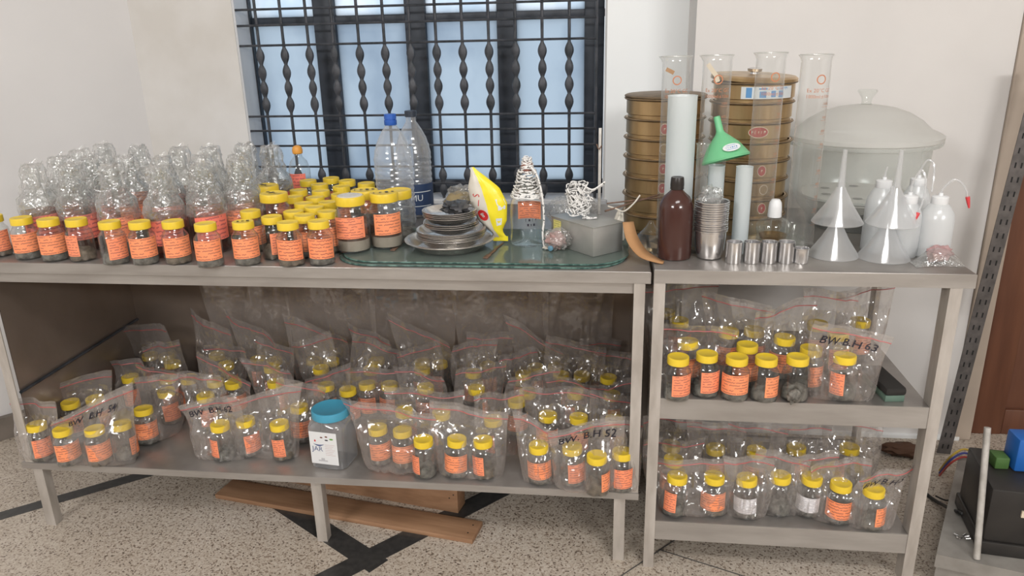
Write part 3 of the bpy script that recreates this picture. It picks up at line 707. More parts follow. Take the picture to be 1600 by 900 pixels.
# glass jar wound with cord
jx = un(822, 388, z=GT); JX, JY = jx.x, jx.y+.045
t = thing('cord_wound_jar', 'large clear glass bottle with black and white cord wound round its neck', 'bottle', (JX, JY, GT))
obj('bottle_glass', lathe([(.036, 0), (.0415, .003), (.0435, .012), (.0435, .088), (.041, .108), (.034, .124), (.024, .140), (.018, .150), (.017, .176), (.019, .180)], M['glass'], 'bottle_glass', 36, (True, False)), t)
V, Fc, uv = cyl_patch(.0425, .055, .100, PI-.8, PI+.7); obj('back_label', mesh_from('back_label', V, Fc, M['orange3'], 60, uv), t)
V, Fc = marks_vf(4, .013, 7); V2, F2 = marks_vf(3, .012, 8)
mb = MB().add(on_cyl(V, .0440, .070, .3), Fc).add(on_cyl(V2, .0440, .058, .3), F2); mb.obj('ink_mark', M['ink'], t, 0)
rr = random.Random(3); pts = []
for i in range(520):
    u = i/520; a = u*2*PI*19; z = .122+.062*(.5-.5*math.cos(u*2*PI*3.3)); R_ = .038-.019*((z-.122)/.062)**.8+.003*rr.random()
    pts.append((R_*math.cos(a), R_*math.sin(a), z+rr.uniform(-.002, .002)))
for i in range(90):
    a = i*.55; R_ = .016-.006*i/90; pts.append((R_*math.cos(a)+.002*rr.random(), R_*math.sin(a), .186+.030*i/90+rr.uniform(-.003, .003)))
cord = MB().tube(pts, .0019, 6)
tail = [(.012, -.02, .195), (.026, -.030, .180), (.036, -.034, .150), (.042, -.036, .110), (.044, -.038, .070), (.041, -.042, .040), (.043, -.044, .012), (.047, -.048, .003)]
def smooth_path(P_, n=8):
    out = []; P_ = [Vector(p) for p in P_]
    for i in range(len(P_)-1):
        a, b, c, d = P_[max(i-1, 0)], P_[i], P_[i+1], P_[min(i+2, len(P_)-1)]
        for k in range(n):
            u = k/n; out.append(.5*((2*b)+(c-a)*u+(2*a-5*b+4*c-d)*u*u+(-a+3*b-3*c+d)*u**3))
    return out+[P_[-1]]
cord.tube(smooth_path(tail), .0026, 8); cord.obj('wound_cord', M['rope'], t, 50)
obj('brown_stopper', lathe([(.013, .178), (.015, .19), (.012, .205), (.0005, .207)], mat('brown_stopper', (.25, .10, .07), .6), 'brown_stopper', 20), t)
lump('paper_scrap', 'small torn white paper scrap at the end of the hanging cord', 'paper', M['packw'], (JX+.052, JY-.052, GT), .010, .007, .003, 5, .6)
# steel box
bx0 = un(927, 402, z=GT)
t = thing('steel_box', 'rectangular grey steel box with yellow sticker on the glass sheet', 'box', (bx0.x, bx0.y, GT), 0)
e1 = Vector((un(968, 392, z=GT)-bx0)); e1.z = 0; e2 = Vector((-.62, .78, 0)).normalized(); e1n = e1.normalized()
e2 = (un(860, 347, z=GT+.062)-un(928, 350, z=GT+.062)); 
W_, L_, Hb = .092, .160, .070
ang = math.radians(42)
t.rotation_euler = (0, 0, ang)
MB().box(0, W_, 0, L_, 0, Hb, bev=.0015).obj('box_body', M['boxsteel'], t)
MB().box(-.0014, W_+.0014, -.0014, L_+.0014, Hb-.001, Hb+.0012, bev=.0005).obj('box_lid', M['boxsteel'], t)
mm = [(-.0009, L_-.010, .036), (-.0009, L_-.040, .036), (-.0009, L_-.040, .064), (-.0009, L_-.010, .064)]
obj('yellow_sticker', mesh_from('yellow_sticker', mm, [(0, 1, 2, 3)], M['ylabel'], 0, [(0, 0), (1, 0), (1, 1), (0, 1)]), t)
BT = GT+Hb+.0015
def onbox(u, v, z=BT): return Vector((bx0.x+math.cos(ang)*u-math.sin(ang)*v, bx0.y+math.sin(ang)*u+math.cos(ang)*v, z))
# tangle of cord on the box
rr = random.Random(8); c0 = onbox(.032, .105); pts = []
for i in range(84):
    a = i*2.1+rr.uniform(-.4, .4); e = rr.uniform(-.9, 1.0); R_ = .041*(1-.35*abs(e))
    pts.append((R_*math.cos(a)*rr.uniform(.5, 1), .5*R_*math.sin(a), .045+.044*e))
mb = MB().tube(smooth_path(pts, 8), .0015, 6)
mb.tube(smooth_path([(.01, 0, .082), (.034, -.004, .070), (.056, -.002, .082), (.064, 0, .088), (.056, .002, .078), (.03, 0, .064)], 6), .0022, 6)
mb.tube(smooth_path([(.01, -.01, .01), (.03, -.014, .003), (.045, -.016, .004), (.03, -.02, .003), (.012, -.02, .004)], 6), .0022, 6)
lo_ = min(v.z for v in mb.V)
tag(mb.obj('cord_tangle', M['rope'], None, 50, loc=(c0.x+.006, c0.y, BT-lo_)), 'tangled heap of black and white cord lying on the steel box', 'cord')
# stand rod
p = un(936, 334, z=BT)
t = thing('stand_rod', 'thin upright steel rod standing on the corner of the steel box', 'rod', (p.x, p.y, BT))
zt = un(939, 200, y=p.y).z-BT
MB().box(-.0035, .0035, -.003, .003, 0, zt, bev=.0008).obj('rod', M['tin'], t)
MB().tube([(-.002, -.004, zt*.76), (.004, -.004, zt*.80), (.0, .004, zt*.78), (-.004, -.004, zt*.77), (-.008, -.002, zt*.82)], .0015, 6).obj('wire_tie', M['rust'], t)
# rusty rods and twine behind the box
q0 = un(945, 330, y=.16); q1 = un(1030, 304, y=.22)
t = tag(MB().tube([q0, q1], .0022, 8).tube([un(948, 318, y=.19), un(1036, 308, y=.21)], .0018, 8).obj('rusty_tongs', M['rust'], None, 50), 'pair of thin rusty tongs lying across behind the steel box', 'tongs')
tag(MB().tube(smooth_path([un(950, 322, y=.18), un(962, 326, y=.17), un(975, 330, y=.17), un(990, 318, y=.18), un(1000, 305, y=.19)]), .0020, 6).obj('twine_loop', M['packw'], None), 'loop of beige twine hanging over the rusty tongs', 'twine')
lump('paper_wad', 'crumpled beige paper wad behind the right end of the steel box', 'paper', M['packw'], (un(967, 340, y=.19).x, .19, H1), .014, .012, .045, 6, .4)
lump('clear_film_bundle', 'crumpled clear film bundle behind the cord tangle below the grille', 'plastic film', M['crinkle'], (un(895, 318, y=.38).x, .42, H1), .075, .035, .042, 9, .35)
# pink lump in clear bag
p = un(868, 392, z=GT)
t = thing('pink_sample_bag', 'small clear bag with pinkish lump and blue stopper before the steel box', 'bag', (p.x, p.y+.012, GT), -.4)
lump('pink_lump', None, None, M['pinkrag'], (0, 0, .001), .024, .019, .020, 11, .4, t)
lump('clear_bag', None, None, M['crinkle'], (.004, .002, 0), .034, .022, .024, 12, .5, t, 3)
obj('blue_stopper', lathe([(.0045, 0), (.0065, .002), (.0065, .006), (.0005, .008)], M['bluebit'], 'blue_stopper', 16), t, (-.002, -.020, .009), (PI/2, 0, 0))
# metal tools
for (a, b, l) in (((758, 402), (786, 378), 'short rusty spatula on the glass sheet in front of the snack packet'), ((613, 390), (634, 374), 'small rusty metal strip at the left end of the glass sheet')):
    A, B = un(*a, z=GT+.004), un(*b, z=GT+.004); d = (B-A); L = d.length
    t = tag(MB().box(0, L*.55, -.004, .004, 0, .002, bev=.0006).box(L*.5, L, -.0025, .0025, .0005, .0025, bev=.0006).box(.0, L*.2, -.006, .006, .0, .003, bev=.0008).obj('metal_spatula', M['rust'], None, loc=(A.x, A.y, GT+.0002), rot=(0, 0, math.atan2(d.y, d.x))), l, 'spatula')
# curved brown card
def card():
    V = []; Fc = []; n = 16
    a = [un(973, 347, y=.115), un(978, 372, y=.085), un(990, 392, y=.06), un(1006, 404, y=.035), un(1036, 412, z=HR+.002)]
    b = [un(990, 346, y=.125), un(996, 368, y=.10), un(1008, 388, y=.08), un(1020, 398, y=.06), un(1038, 408, z=HR+.002)]
    A = smooth_path(a, 5); B = smooth_path(b, 5)
    for p, q in zip(A, B): p.z = max(p.z, HR+.003); q.z = max(q.z, HR+.003); V += [p, q]
    for i in range(len(A)-1): Fc.append((2*i, 2*i+1, 2*i+3, 2*i+2))
    me = mesh_from('cardboard_strip', V, Fc, M['card'], 60); o = obj('cardboard_strip', me)
    md = o.modifiers.new('thick', 'SOLIDIFY'); md.thickness = .002; md.offset = 1
    tag(o, 'curved brown cardboard strip bridging the steel table and the rack', 'cardboard')
card()

# ------------------------------------------------------------------ rack top: sieves
SR = .1025; SH = .0487
def sieve_body(h=SH):
    R = SR-.005
    return MB().lathe([(R-.006, 0), (R-.004, .0), (R-.004, h*.16), (R, h*.20), (R, h*.86), (R+.003, h*.90), (R+.005, h*.94), (R+.005, h*.985), (R+.001, h), (R-.003, h), (R-.003, h*.22), (R-.006, h*.2)], 64, None, (False, False)).mesh('sieve_frame', M['brass'], 35)
SB = sieve_body()
SRIM = lathe([(SR-.0045, SH*.875), (SR-.001, SH*.89), (SR+.0012, SH*.94), (SR-.001, SH*.995), (SR-.004, SH)], M['brass_dark'], 'rolled_rim', 64, (False, False))
SWIRE = lathe([(SR-.010, SH*.22), (.0005, SH*.22)], M['mesh_wire'], 'wire_mesh', 48, (False, False))
def ell(r, a, z, rx, rz, k=24):
    """oval plate hugging the drum"""
    V = [Vector((0, 0, 0))]+[Vector((rx*math.cos(2*PI*i/k), rz*math.sin(2*PI*i/k), 0)) for i in range(k)]
    return on_cyl(V, r, z, a), [(0, 1+i, 1+(i+1) % k) for i in range(k)]
def sieve(x, y, z, label, badge=None, rz=0, tilt=0, grp=None):
    t = thing('brass_sieve', label, 'sieve', (x, y, z), 0, grp, rot=(tilt, tilt*.6, rz))
    obj('sieve_frame', SB, t); obj('rolled_rim', SRIM, t); obj('wire_mesh', SWIRE, t)
    rb = SR-.0045
    if badge in ('oval', 'small'):
        rx = .024 if badge == 'oval' else .011
        V, Fc = ell(rb, 0, SH*.54, rx, .0135); obj('badge_border', mesh_from('badge_border', V, Fc, M['cream'], 60), t)
        V, Fc = ell(rb+.0004, 0, SH*.54, rx-.0015, .012); bd = obj('red_badge', mesh_from('red_badge', V, Fc, M['red_badge'], 60), t)
        V, Fc = marks_vf(5 if badge == 'oval' else 1, .012, 3); obj('badge_letters', mesh_from('badge_letters', on_cyl(V, rb+.0008, SH*.54), Fc, M['cream'], 0), bd)
    if badge == 'ring':
        V, Fc = ell(rb, 0, SH*.54, .011, .0125); obj('badge_border', mesh_from('badge_border', V, Fc, M['cream'], 60), t)
        V, Fc = ell(rb+.0004, 0, SH*.54, .0095, .011); obj('brass_badge', mesh_from('brass_badge', V, Fc, M['brass'], 60), t)
    if badge == 'blue':
        V, Fc, _ = cyl_patch(rb, SH*.22, SH*.80, -.62, .75); obj('white_band', mesh_from('white_band', V, Fc, M['white_print'], 60), t)
        mb = MB()
        for a0, a1, z0, z1 in ((-.50, -.36, .28, .76), (-.18, -.02, .28, .58), (.10, .22, .3, .6), (.30, .44, .28, .6), (-.2, .0, .66, .74)):
            V, Fc, _ = cyl_patch(rb+.0004, SH*z0, SH*z1, a0, a1, 6, 1); mb.add(V, Fc)
        V, Fc = marks_vf(6, .010, 4); mb.add(on_cyl(V, rb+.0005, SH*.70, .42), Fc)
        mb.obj('blue_print', M['blue_print'], t, 0)
    return t
lx, ly = .263, .375
names_ = ['bottom', 'second from the bottom', 'third from the bottom', 'middle', 'third from the top', 'second from the top', 'top']
badL = [None, None, 'small', 'small', 'ring', 'small', None]
for i in range(7):
    sieve(lx, ly, HR+.0005+i*SH, 'brass test sieve in the shorter left stack on the rack, %s' % names_[i], badL[i], -.06 if badL[i] else 0, 0, 'brass sieves in the left stack')
names_ = ['bottom', 'second from the bottom', 'third from the bottom', 'fourth from the bottom', 'fourth from the top', 'third from the top', 'second from the top']
rx_, ry_ = .476, .372
badR = [None, 'small', 'ring', 'small', None, 'oval', None, 'blue']
for i in range(8):
    l = 'brass test sieve in the taller right stack on the rack, %s' % names_[i] if i < 7 else 'top sieve of the taller right stack, with blue and white band'
    sieve(rx_+(.002*math.sin(i*2)), ry_, HR+.0005+i*(SH-.0018), l, badR[i], {1: .25, 2: .3, 3: .2, 5: .05, 7: .15}.get(i, 0), 0, 'brass sieves in the right stack')
t = thing('sieve_lid', 'slightly tilted brass lid with steel knob on the taller sieve stack', 'lid', (rx_, ry_, HR+8*(SH-.0018)+.003), rot=(.03, .045, 0))
obj('lid_plate', lathe([(SR-.002, 0), (SR+.002, .002), (SR+.002, .009), (SR-.004, .013), (SR-.02, .013), (.0005, .015)], M['brass'], 'lid_plate', 64), t)
obj('lid_knob', lathe([(.010, .014), (.009, .018), (.017, .021), (.018, .027), (.010, .030), (.0005, .030)], M['chrome'], 'lid_knob', 24), t)
t = thing('sieve_lid', 'flat brass lid closing the shorter left sieve stack', 'lid', (lx, ly, HR+7*SH+.001))
obj('lid_plate', lathe([(SR-.004, 0), (SR+.0005, .001), (SR+.0005, .004), (SR-.004, .006), (.0005, .007)], M['brass_dark'], 'lid_plate', 64), t)

# ------------------------------------------------------------------ measuring cylinders
def tall_cylinder(label, x, y, ztop, rz=0, R=.0325, marks=True, card_=False):
    h = ztop-HR
    t = thing('measuring_cylinder', label, 'measuring cylinder', (x, y, HR), rz, 'tall glass measuring cylinders')
    def wob(r, z, a):
        if z > h-.012:
            k = max(0, math.cos(a-PI))**14; return r+k*.006*(z-(h-.012))/.012, z
        return r, z
    obj('glass_tube', lathe([(R*.97, .012), (R, .018), (R, h*.5), (R, h-.014), (R+.0012, h-.006), (R+.0035, h)], M['glass2'], 'glass_tube', 40, (True, False), wob), t)
    obj('glass_rim', MB().tube([((R+.0036)*math.cos(a), (R+.0036)*math.sin(a), h) for a in [2*PI*i/40 for i in range(40)]], .0009, 5, True).mesh('glass_rim', M['frost_glass']), t)
    obj('foot', lathe([(R*1.45, 0), (R*1.45, .004), (R*1.2, .008), (R*.99, .012)], M['glass2'], 'foot', 6, (True, False), None, 20), t)
    if marks:
        mb = MB(); k = 24
        ro = .0105; V = []; Fc = []
        for i in range(k):
            for rr_ in (ro, ro-.0025): V.append(Vector((rr_*math.cos(2*PI*i/k), rr_*math.sin(2*PI*i/k), 0)))
        for i in range(k): j = (i+1) % k; Fc.append((2*i, 2*j, 2*j+1, 2*i+1))
        mb.add(on_cyl(V, R+.0004, h-.052), Fc)
        V, Fc = text_vf('Ex 20°C GC', .0115); mb.add(on_cyl(V, R+.0004, h-.076), Fc)
        V, Fc = text_vf('1000ml:±10ml', .0105); mb.add(on_cyl(V, R+.0004, h-.089), Fc)
        mb.obj('printed_marks', M['print'], t, 0)
        mb = MB()
        for i in range(10):
            z = h-.105-i*.030; V, Fc = text_vf(str(1000-100*i), .0085); mb.add(on_cyl(V, R+.0004, z, .55), Fc)
            V, Fc, _ = cyl_patch(R+.0004, z-.0065, z-.0058, .25, .85, 6, 1); mb.add(V, Fc)
            for q in range(1, 5):
                V, Fc, _ = cyl_patch(R+.0004, z-.0065-q*.006, z-.006-q*.006, .75, .9, 3, 1); mb.add(V, Fc)
        mb.obj('graduations', M['grad'], t, 0)
    return t
tall_cylinder('tall glass measuring cylinder with brown print, leftmost, behind the frosted cylinder', un(1058, 88, y=.228).x, .228, un(1058, 88, y=.228).z, 0)
tall_cylinder('tall glass measuring cylinder holding a slanting paper strip, second from the left', un(1122, 86, y=.205).x, .205, un(1122, 86, y=.205).z, 0)
tall_cylinder('tall glass measuring cylinder in front of the taller sieve stack', un(1206, 82, y=.215).x, .215, un(1206, 82, y=.215).z, .2)
tall_cylinder('tall glass measuring cylinder in front of the large glass desiccator, rightmost', un(1277, 85, y=.19).x, .19, un(1277, 85, y=.19).z, .2)
A = un(1107, 103, y=.205); B = un(1121, 118, y=.205)
def flat_strip(name, label, cat, P, w, m, th=.0012):
    mb = MB(); V = []; Fc = []
    P = [Vector(p) for p in P]
    for i, p in enumerate(P):
        d = (P[min(i+1, len(P)-1)]-P[max(i-1, 0)]).normalized(); s = d.cross(Vector((0, 1, 0))).normalized()*w/2
        for dy_ in (0, th): V += [p-s+Vector((0, dy_, 0)), p+s+Vector((0, dy_, 0))]
    for i in range(len(P)-1):
        k = 4*i; Fc += [(k, k+1, k+5, k+4), (k+2, k+6, k+7, k+3), (k, k+4, k+6, k+2), (k+1, k+3, k+7, k+5)]
    Fc += [(0, 2, 3, 1), (4*len(P)-4, 4*len(P)-3, 4*len(P)-1, 4*len(P)-2)]
    return tag(mb.add(V, Fc).obj(name, m, None, 0), label, cat)
flat_strip('paper_strip', 'stiff beige paper strip slanting inside the second tall cylinder', 'paper', [un(1106, 100, y=.205), un(1119, 118, y=.205), un(1122, 128, y=.205)], .010, M['cream'])
A = un(1041, 109, y=.228); flat_strip('paper_strip', 'short brown paper strip inside the mouth of the leftmost tall cylinder', 'paper', [un(1041, 108, y=.228), un(1053, 114, y=.228)], .009, M['card'])
def frosted(label, px, py, y, R, rbase=None):
    p = un(px, py, y=y); h = p.z-HR; t = thing('frosted_cylinder', label, 'measuring cylinder', (p.x, y, HR), 0, 'frosted plastic cylinders')
    obj('frosted_tube', lathe([(R*.97, .004), (R, .010), (R*1.0, h*.5), (R*1.01, h-.002), (R*1.04, h)], M['frost'], 'frosted_tube', 36, (True, False)), t)
    obj('foot', lathe([(R*1.15, 0), (R*1.15, .003), (R*.98, .006)], M['frost'], 'foot', 30), t); return t
frosted('wide pale frosted plastic cylinder behind the brown bottle', 1067, 149, .155, .0325)
frosted('slim frosted plastic cylinder standing behind the stacked steel cups', 1120, 258, .150, .0185)
frosted('slim frosted plastic cylinder standing behind the small steel cans', 1164, 260, .135, .0185)
p = un(1101, 221, y=.165)
t = thing('narrow_glass_cylinder', 'narrow clear glass measuring cylinder to the right of the wide frosted one', 'measuring cylinder', (p.x-.006, .14, HR))
h = p.z-HR; obj('glass_tube', lathe([(.0125, .008), (.0135, .012), (.0135, h-.006), (.0155, h)], M['glass2'], 'glass_tube', 28, (True, False)), t)
obj('foot', lathe([(.022, 0), (.022, .003), (.0125, .009)], M['glass2'], 'foot', 24), t)
mb = MB()
for i in range(16): V, Fc, _ = cyl_patch(.0138, .03+i*.0075, .0306+i*.0075, -.2, .5, 4, 1); mb.add(V, Fc)
mb.obj('graduations', M['grad'], t, 0)
# green funnel upside down on the slim frosted cylinder
gp = un(1120, 250, y=.150)
t = thing('green_funnel', 'green plastic funnel turned upside down, tilted over a frosted cylinder', 'funnel', (gp.x+.020, .150, gp.z+.002), rot=(-.25, -.22, .1))
def wobf(r, z, a): return (r, z)
obj('cone', lathe([(.0535, -.002), (.0545, .002), (.050, .010), (.036, .033), (.020, .050), (.0105, .060), (.0085, .066), (.0075, .098), (.0062, .099)], M['green'], 'cone', 40, (False, False)), t, (0, 0, 0))
V, Fc = ell(.0475, 0, 0, .0200, .0115)
lbm = Matrix.Translation((0.006, -.0315, .030)) @ Matrix.Rotation(math.radians(-38), 4, 'X')
k = 28; mb = MB().add([(0, 0, 0)]+[(.0195*math.cos(2*PI*i/k), 0, .0125*math.sin(2*PI*i/k)) for i in range(k)], [(0, 1+(i+1) % k, 1+i) for i in range(k)], TR(.008, -.0462, .021, rx=math.radians(-44)))
sk = mb.obj('white_sticker', M['white'], t, 0)
V, Fc = marks_vf(6, .0072, 5); MB().add([(v.x, 0, v.y) for v in V], Fc, TR(.008, -.0467, .0213, rx=math.radians(-44))).box(-.012, .012, -.0001, 0, -.0065, -.0055, TR(.008, -.0467, .0213, rx=math.radians(-44))).box(-.010, .010, -.0001, 0, .0065, .0075, TR(.008, -.0467, .0213, rx=math.radians(-44))).obj('sticker_print', M['blue_print'], sk, 0)
# brown bottle
p = un(1054, 408, z=HR)
t = thing('amber_bottle', 'dark brown glass reagent bottle with a black screw cap at the rack front', 'bottle', (p.x+.001, p.y+.034, HR))
obj('bottle_glass', lathe([(.034, 0), (.0375, .002), (.0388, .008), (.0388, .112), (.037, .126), (.030, .142), (.018, .153), (.0135, .158), (.0135, .162)], M['brown_glass'], 'bottle_glass', 40), t)
obj('screw_cap', lathe([(.0150, .160), (.0155, .162), (.0150, .164), (.0155, .170), (.0145, .184), (.0135, .187), (.010, .186), (.0005, .186)], M['brown_cap'], 'screw_cap', 28), t)
# steel cup stack
p = un(1110, 408, z=HR); CXu, CYu = p.x, p.y+.030
cup = MB().lathe([(.022, 0), (.027, .003), (.0325, .020), (.0345, .045), (.0350, .064), (.0382, .0655), (.0385, .0680), (.0378, .0685), (.0345, .0670), (.0338, .060), (.0325, .030), (.026, .006), (.0005, .005)], 40).mesh('cup_wall', M['chrome'])
tall = HR
n_c = 13
for i in range(n_c):
    z = HR+.0002+i*.0052 + (.003 if i > 3 else 0)
    tag(obj('steel_cup', cup, None, (CXu+rnd.uniform(-.0008, .0008), CYu, z)), 'steel cup nested in the tall stack on the rack, %s' % (('%s from the bottom' % ORD[i]) if i < n_c-1 else 'topmost, with film inside'), 'cup', 'nested steel cups')
lump('crumpled_film', 'piece of crumpled clear film stuffed in the topmost steel cup', 'plastic film', M['crinkle'], (CXu-.006, CYu-.002, HR+.0052*12+.040), .024, .02, .026, 15, .6, freq=3)
# five steel cans
canm = lathe([(.0165, 0), (.0178, .001), (.018, .003), (.018, .046), (.0186, .0475), (.0186, .0485), (.0172, .0485), (.0168, .046), (.0165, .004), (.0005, .003)], M['chrome'], 'can_wall', 36)
cans = lathe([(.0145, 0), (.0158, .001), (.0158, .003), (.0152, .005), (.0152, .031), (.0165, .0325), (.0165, .0345), (.0150, .0345), (.0142, .03), (.0142, .004), (.0005, .003)], M['chrome'], 'can_wall', 36)
for i, px in enumerate((1147, 1175, 1202, 1229)):
    p = un(px, 413, z=HR); tag(obj('steel_can', canm, None, (p.x, p.y+.016, HR), (0, 0, i)), 'small open steel can in a row on the rack front, %s from the left' % ORD[i], 'can', 'row of steel cans')
p = un(1253, 413, z=HR); tag(obj('steel_can', cans, None, (p.x, p.y+.014, HR)), 'shortest steel can with a bead rim, at the right end of the row', 'can', 'row of steel cans')
# spirit lamp and small glassware behind the cans
p = un(1208, 352, y=.155)
bk = thing('glass_beaker', 'low clear glass beaker carrying the spirit lamp behind the cans', 'beaker', (p.x, .150, HR))
bh = p.z-HR-.008
obj('beaker_wall', lathe([(.034, 0), (.037, .004), (.037, bh-.006), (.0395, bh)], M['glass'], 'beaker_wall', 36, (True, False)), bk)
t = thing('spirit_lamp', 'squat glass spirit lamp with a white dome cap', 'spirit lamp', (p.x, .150, HR+bh-.026))
obj('glass_bowl', lathe([(.020, 0), (.030, .004), (.034, .018), (.0395, .030), (.0385, .040), (.028, .050), (.013, .056), (.012, .064)], M['glass'], 'glass_bowl', 36, (True, False)), t)
obj('spirit', lathe([(.019, .002), (.028, .005), (.0315, .014), (.0005, .014)], glassy('stained_spirit', (.8, .68, .5), .3, .3, (.4, .26, .13), .3), 'spirit', 28), t)
obj('dome_cap', lathe([(.0155, .056), (.0158, .058), (.0150, .078), (.0135, .090), (.009, .097), (.0005, .0985)], M['white'], 'dome_cap', 28), t)
for px, py, y, R_, h_, l in ((1238, 352, .215, .030, .055, 'clear glass beaker with flared rim to the right of the spirit lamp'), (1180, 352, .205, .022, .05, 'small clear glass beaker to the left of the spirit lamp')):
    p = un(px, py, y=y); bb = thing('glass_beaker', l, 'beaker', (p.x, y, HR))
    obj('beaker_wall', lathe([(R_*.92, 0), (R_, .004), (R_, p.z-HR-.005), (R_*1.1, p.z-HR)], M['glass'], 'beaker_wall', 32, (True, False)), bb)
for px, y, l in ((1243, .135, 'tiny clear glass bottle behind the shortest steel can, left one'), (1256, .118, 'tiny clear glass bottle behind the shortest steel can, right one')):
    p = un(px, 350, y=y); bb = thing('glass_vial', l, 'bottle', (p.x, y, HR), 0, 'tiny glass bottles')
    obj('vial_wall', lathe([(.010, 0), (.0125, .002), (.0125, .026), (.007, .033), (.006, .042), (.0078, .046)], M['glass'], 'vial_wall', 20, (True, False)), bb)
tag(MB().lathe([(.028, .030), (.036, .034), (.012, .060), (.004, .075)], 28, None, (False, False)).lathe([(.030, 0), (.034, .004), (.034, .030)], 28, None, (True, False)).obj('glass_dropper_jar', M['glass'], None, loc=(un(1018, 380, y=.12).x-.002, .135, HR)), 'low clear glass jar half hidden behind the brown bottle, by the card', 'jar')

# funnels
def funnel(label, x, y, z, R=.0545, hc=.082, hs=.082):
    t = thing('plastic_funnel', label, 'funnel', (x, y, z), 0, 'milky plastic funnels')
    obj('cone', lathe([(R, 0), (R+.0012, .0015), (R, .004), (R*.55, hc*.5), (.0085, hc)], M['poly'], 'cone', 40, (False, False)), t)
    obj('stem', lathe([(.0085, hc), (.0070, hc+.01), (.0045, hc+hs)], M['poly'], 'stem', 20, (False, False)), t); return t
p = un(1302, 400, z=HR); funnel('milky plastic funnel upside down on the rack, under the left funnel pair', p.x, p.y+.005, HR)
funnel('milky plastic funnel upside down, upper one of the left pair', p.x+.001, p.y+.005, HR+.078)
p = un(1381, 404, z=HR); funnel('milky plastic funnel upside down on the rack, under the right funnel pair', p.x, p.y+.005, HR)
funnel('milky plastic funnel upside down, upper one of the right pair', p.x+.010, p.y+.010, HR+.078)
# desiccator
t = thing('glass_desiccator', 'large round glass desiccator with a frosted domed lid and knob', 'desiccator', (.768, .43, HR))
RZ = 1.012-HR; RR = .187
obj('bowl', lathe([(.110, 0), (.115, .003), (.124, .030), (.144, .055), (.154, .080), (.158, .10), (.162, .15), (.165, RZ-.012), (RR-.002, RZ-.008), (RR, RZ-.002), (RR, RZ+.001)], M['bowl_glass'], 'bowl', 64, (True, False)), t)
obj('inner_plate', lathe([(.138, .076), (.141, .078), (.141, .084), (.0005, .085)], M['whiteb'], 'inner_plate', 56), t)
mb = MB()
for i in range(6): a = 2*PI*i/6+.3; mb.lathe([(.012, .0853), (.0005, .0855)], 16, TR(.085*math.cos(a), .085*math.sin(a), 0), (False, False))
mb.obj('plate_holes', mat('plate_hole_grey', (.25, .24, .22), .6), t, 0)
obj('dome_lid', lathe([(RR-.004, RZ+.0015), (RR+.0005, RZ+.004), (RR+.0005, RZ+.014), (RR-.010, RZ+.020), (.158, RZ+.028), (.135, RZ+.050), (.105, RZ+.068), (.070, RZ+.080), (.035, RZ+.086), (.014, RZ+.088)], M['frost_glass'], 'dome_lid', 72, (False, False)), t)
obj('lid_knob', lathe([(.016, RZ+.085), (.011, RZ+.092), (.013, RZ+.104), (.021, RZ+.116), (.024, RZ+.120), (.022, RZ+.124), (.0005, RZ+.124)], M['glass'], 'lid_knob', 32), t)
# wash bottles
def wash(label, px, pyt, y, h=.098, R=.0335, tubes=None, tip=False, milky=False):
    p = un(px, pyt, y=y); t = thing('wash_bottle', label, 'wash bottle', (p.x, y, HR), 0, 'plastic wash bottles'); h = p.z-HR-.016
    obj('bottle_body', lathe([(R*.9, 0), (R, .004), (R, h*.70), (R*.93, h*.82), (R*.70, h*.93), (.0165, h)], M['wash'], 'bottle_body', 36, (True, True)), t)
    obj('screw_cap', lathe([(.0175, h-.001), (.0180, h), (.0175, h+.014), (.0155, h+.016), (.005, h+.017), (.0045, h+.023), (.0005, h+.023)], M['white'], 'screw_cap', 26), t)
    if tubes:
        P_ = smooth_path([(0, 0, h+.02)]+[(a, b, h+c) for a, b, c in tubes], 7)
        obj('bent_spout', MB().tube(P_, lambda u: .0030-.0012*u, 8).mesh('bent_spout', M['poly']), t)
        if tip:
            e = P_[-1]; d = (P_[-1]-P_[-2]).normalized()
            q = d.to_track_quat('Z', 'Y').to_euler()
            obj('red_tip', lathe([(.0045, -.004), (.0045, 0), (.0030, .014), (.0018, .022), (.0005, .022)], M['red'], 'red_tip', 16), t, e, q)
    return t
wash('white wash bottle with a straight short spout behind the right funnels', 1382, 281, .165, tubes=[(.0005, 0, .035), (.003, 0, .046)])
wash('white wash bottle with a bent spout at the back, half hidden', 1436, 278, .21, R=.032, tubes=[(.001, 0, .035), (.010, -.008, .058), (.022, -.014, .050), (.024, -.02, .02), (.020, -.03, -.01)])
wash('white wash bottle whose red-tipped spout bends down beside it', 1422, 305, .125, R=.031, tubes=[(.002, 0, .045), (.014, -.006, .072), (.024, -.012, .050), (.022, -.018, .010), (.012, -.024, -.022)], tip=True)
wash('rightmost white wash bottle with long drooping spout and red tip', 1470, 306, .120, R=.035, tubes=[(.004, 0, .034), (.022, 0, .052), (.040, 0, .044), (.052, 0, .026), (.057, 0, .010)], tip=True)
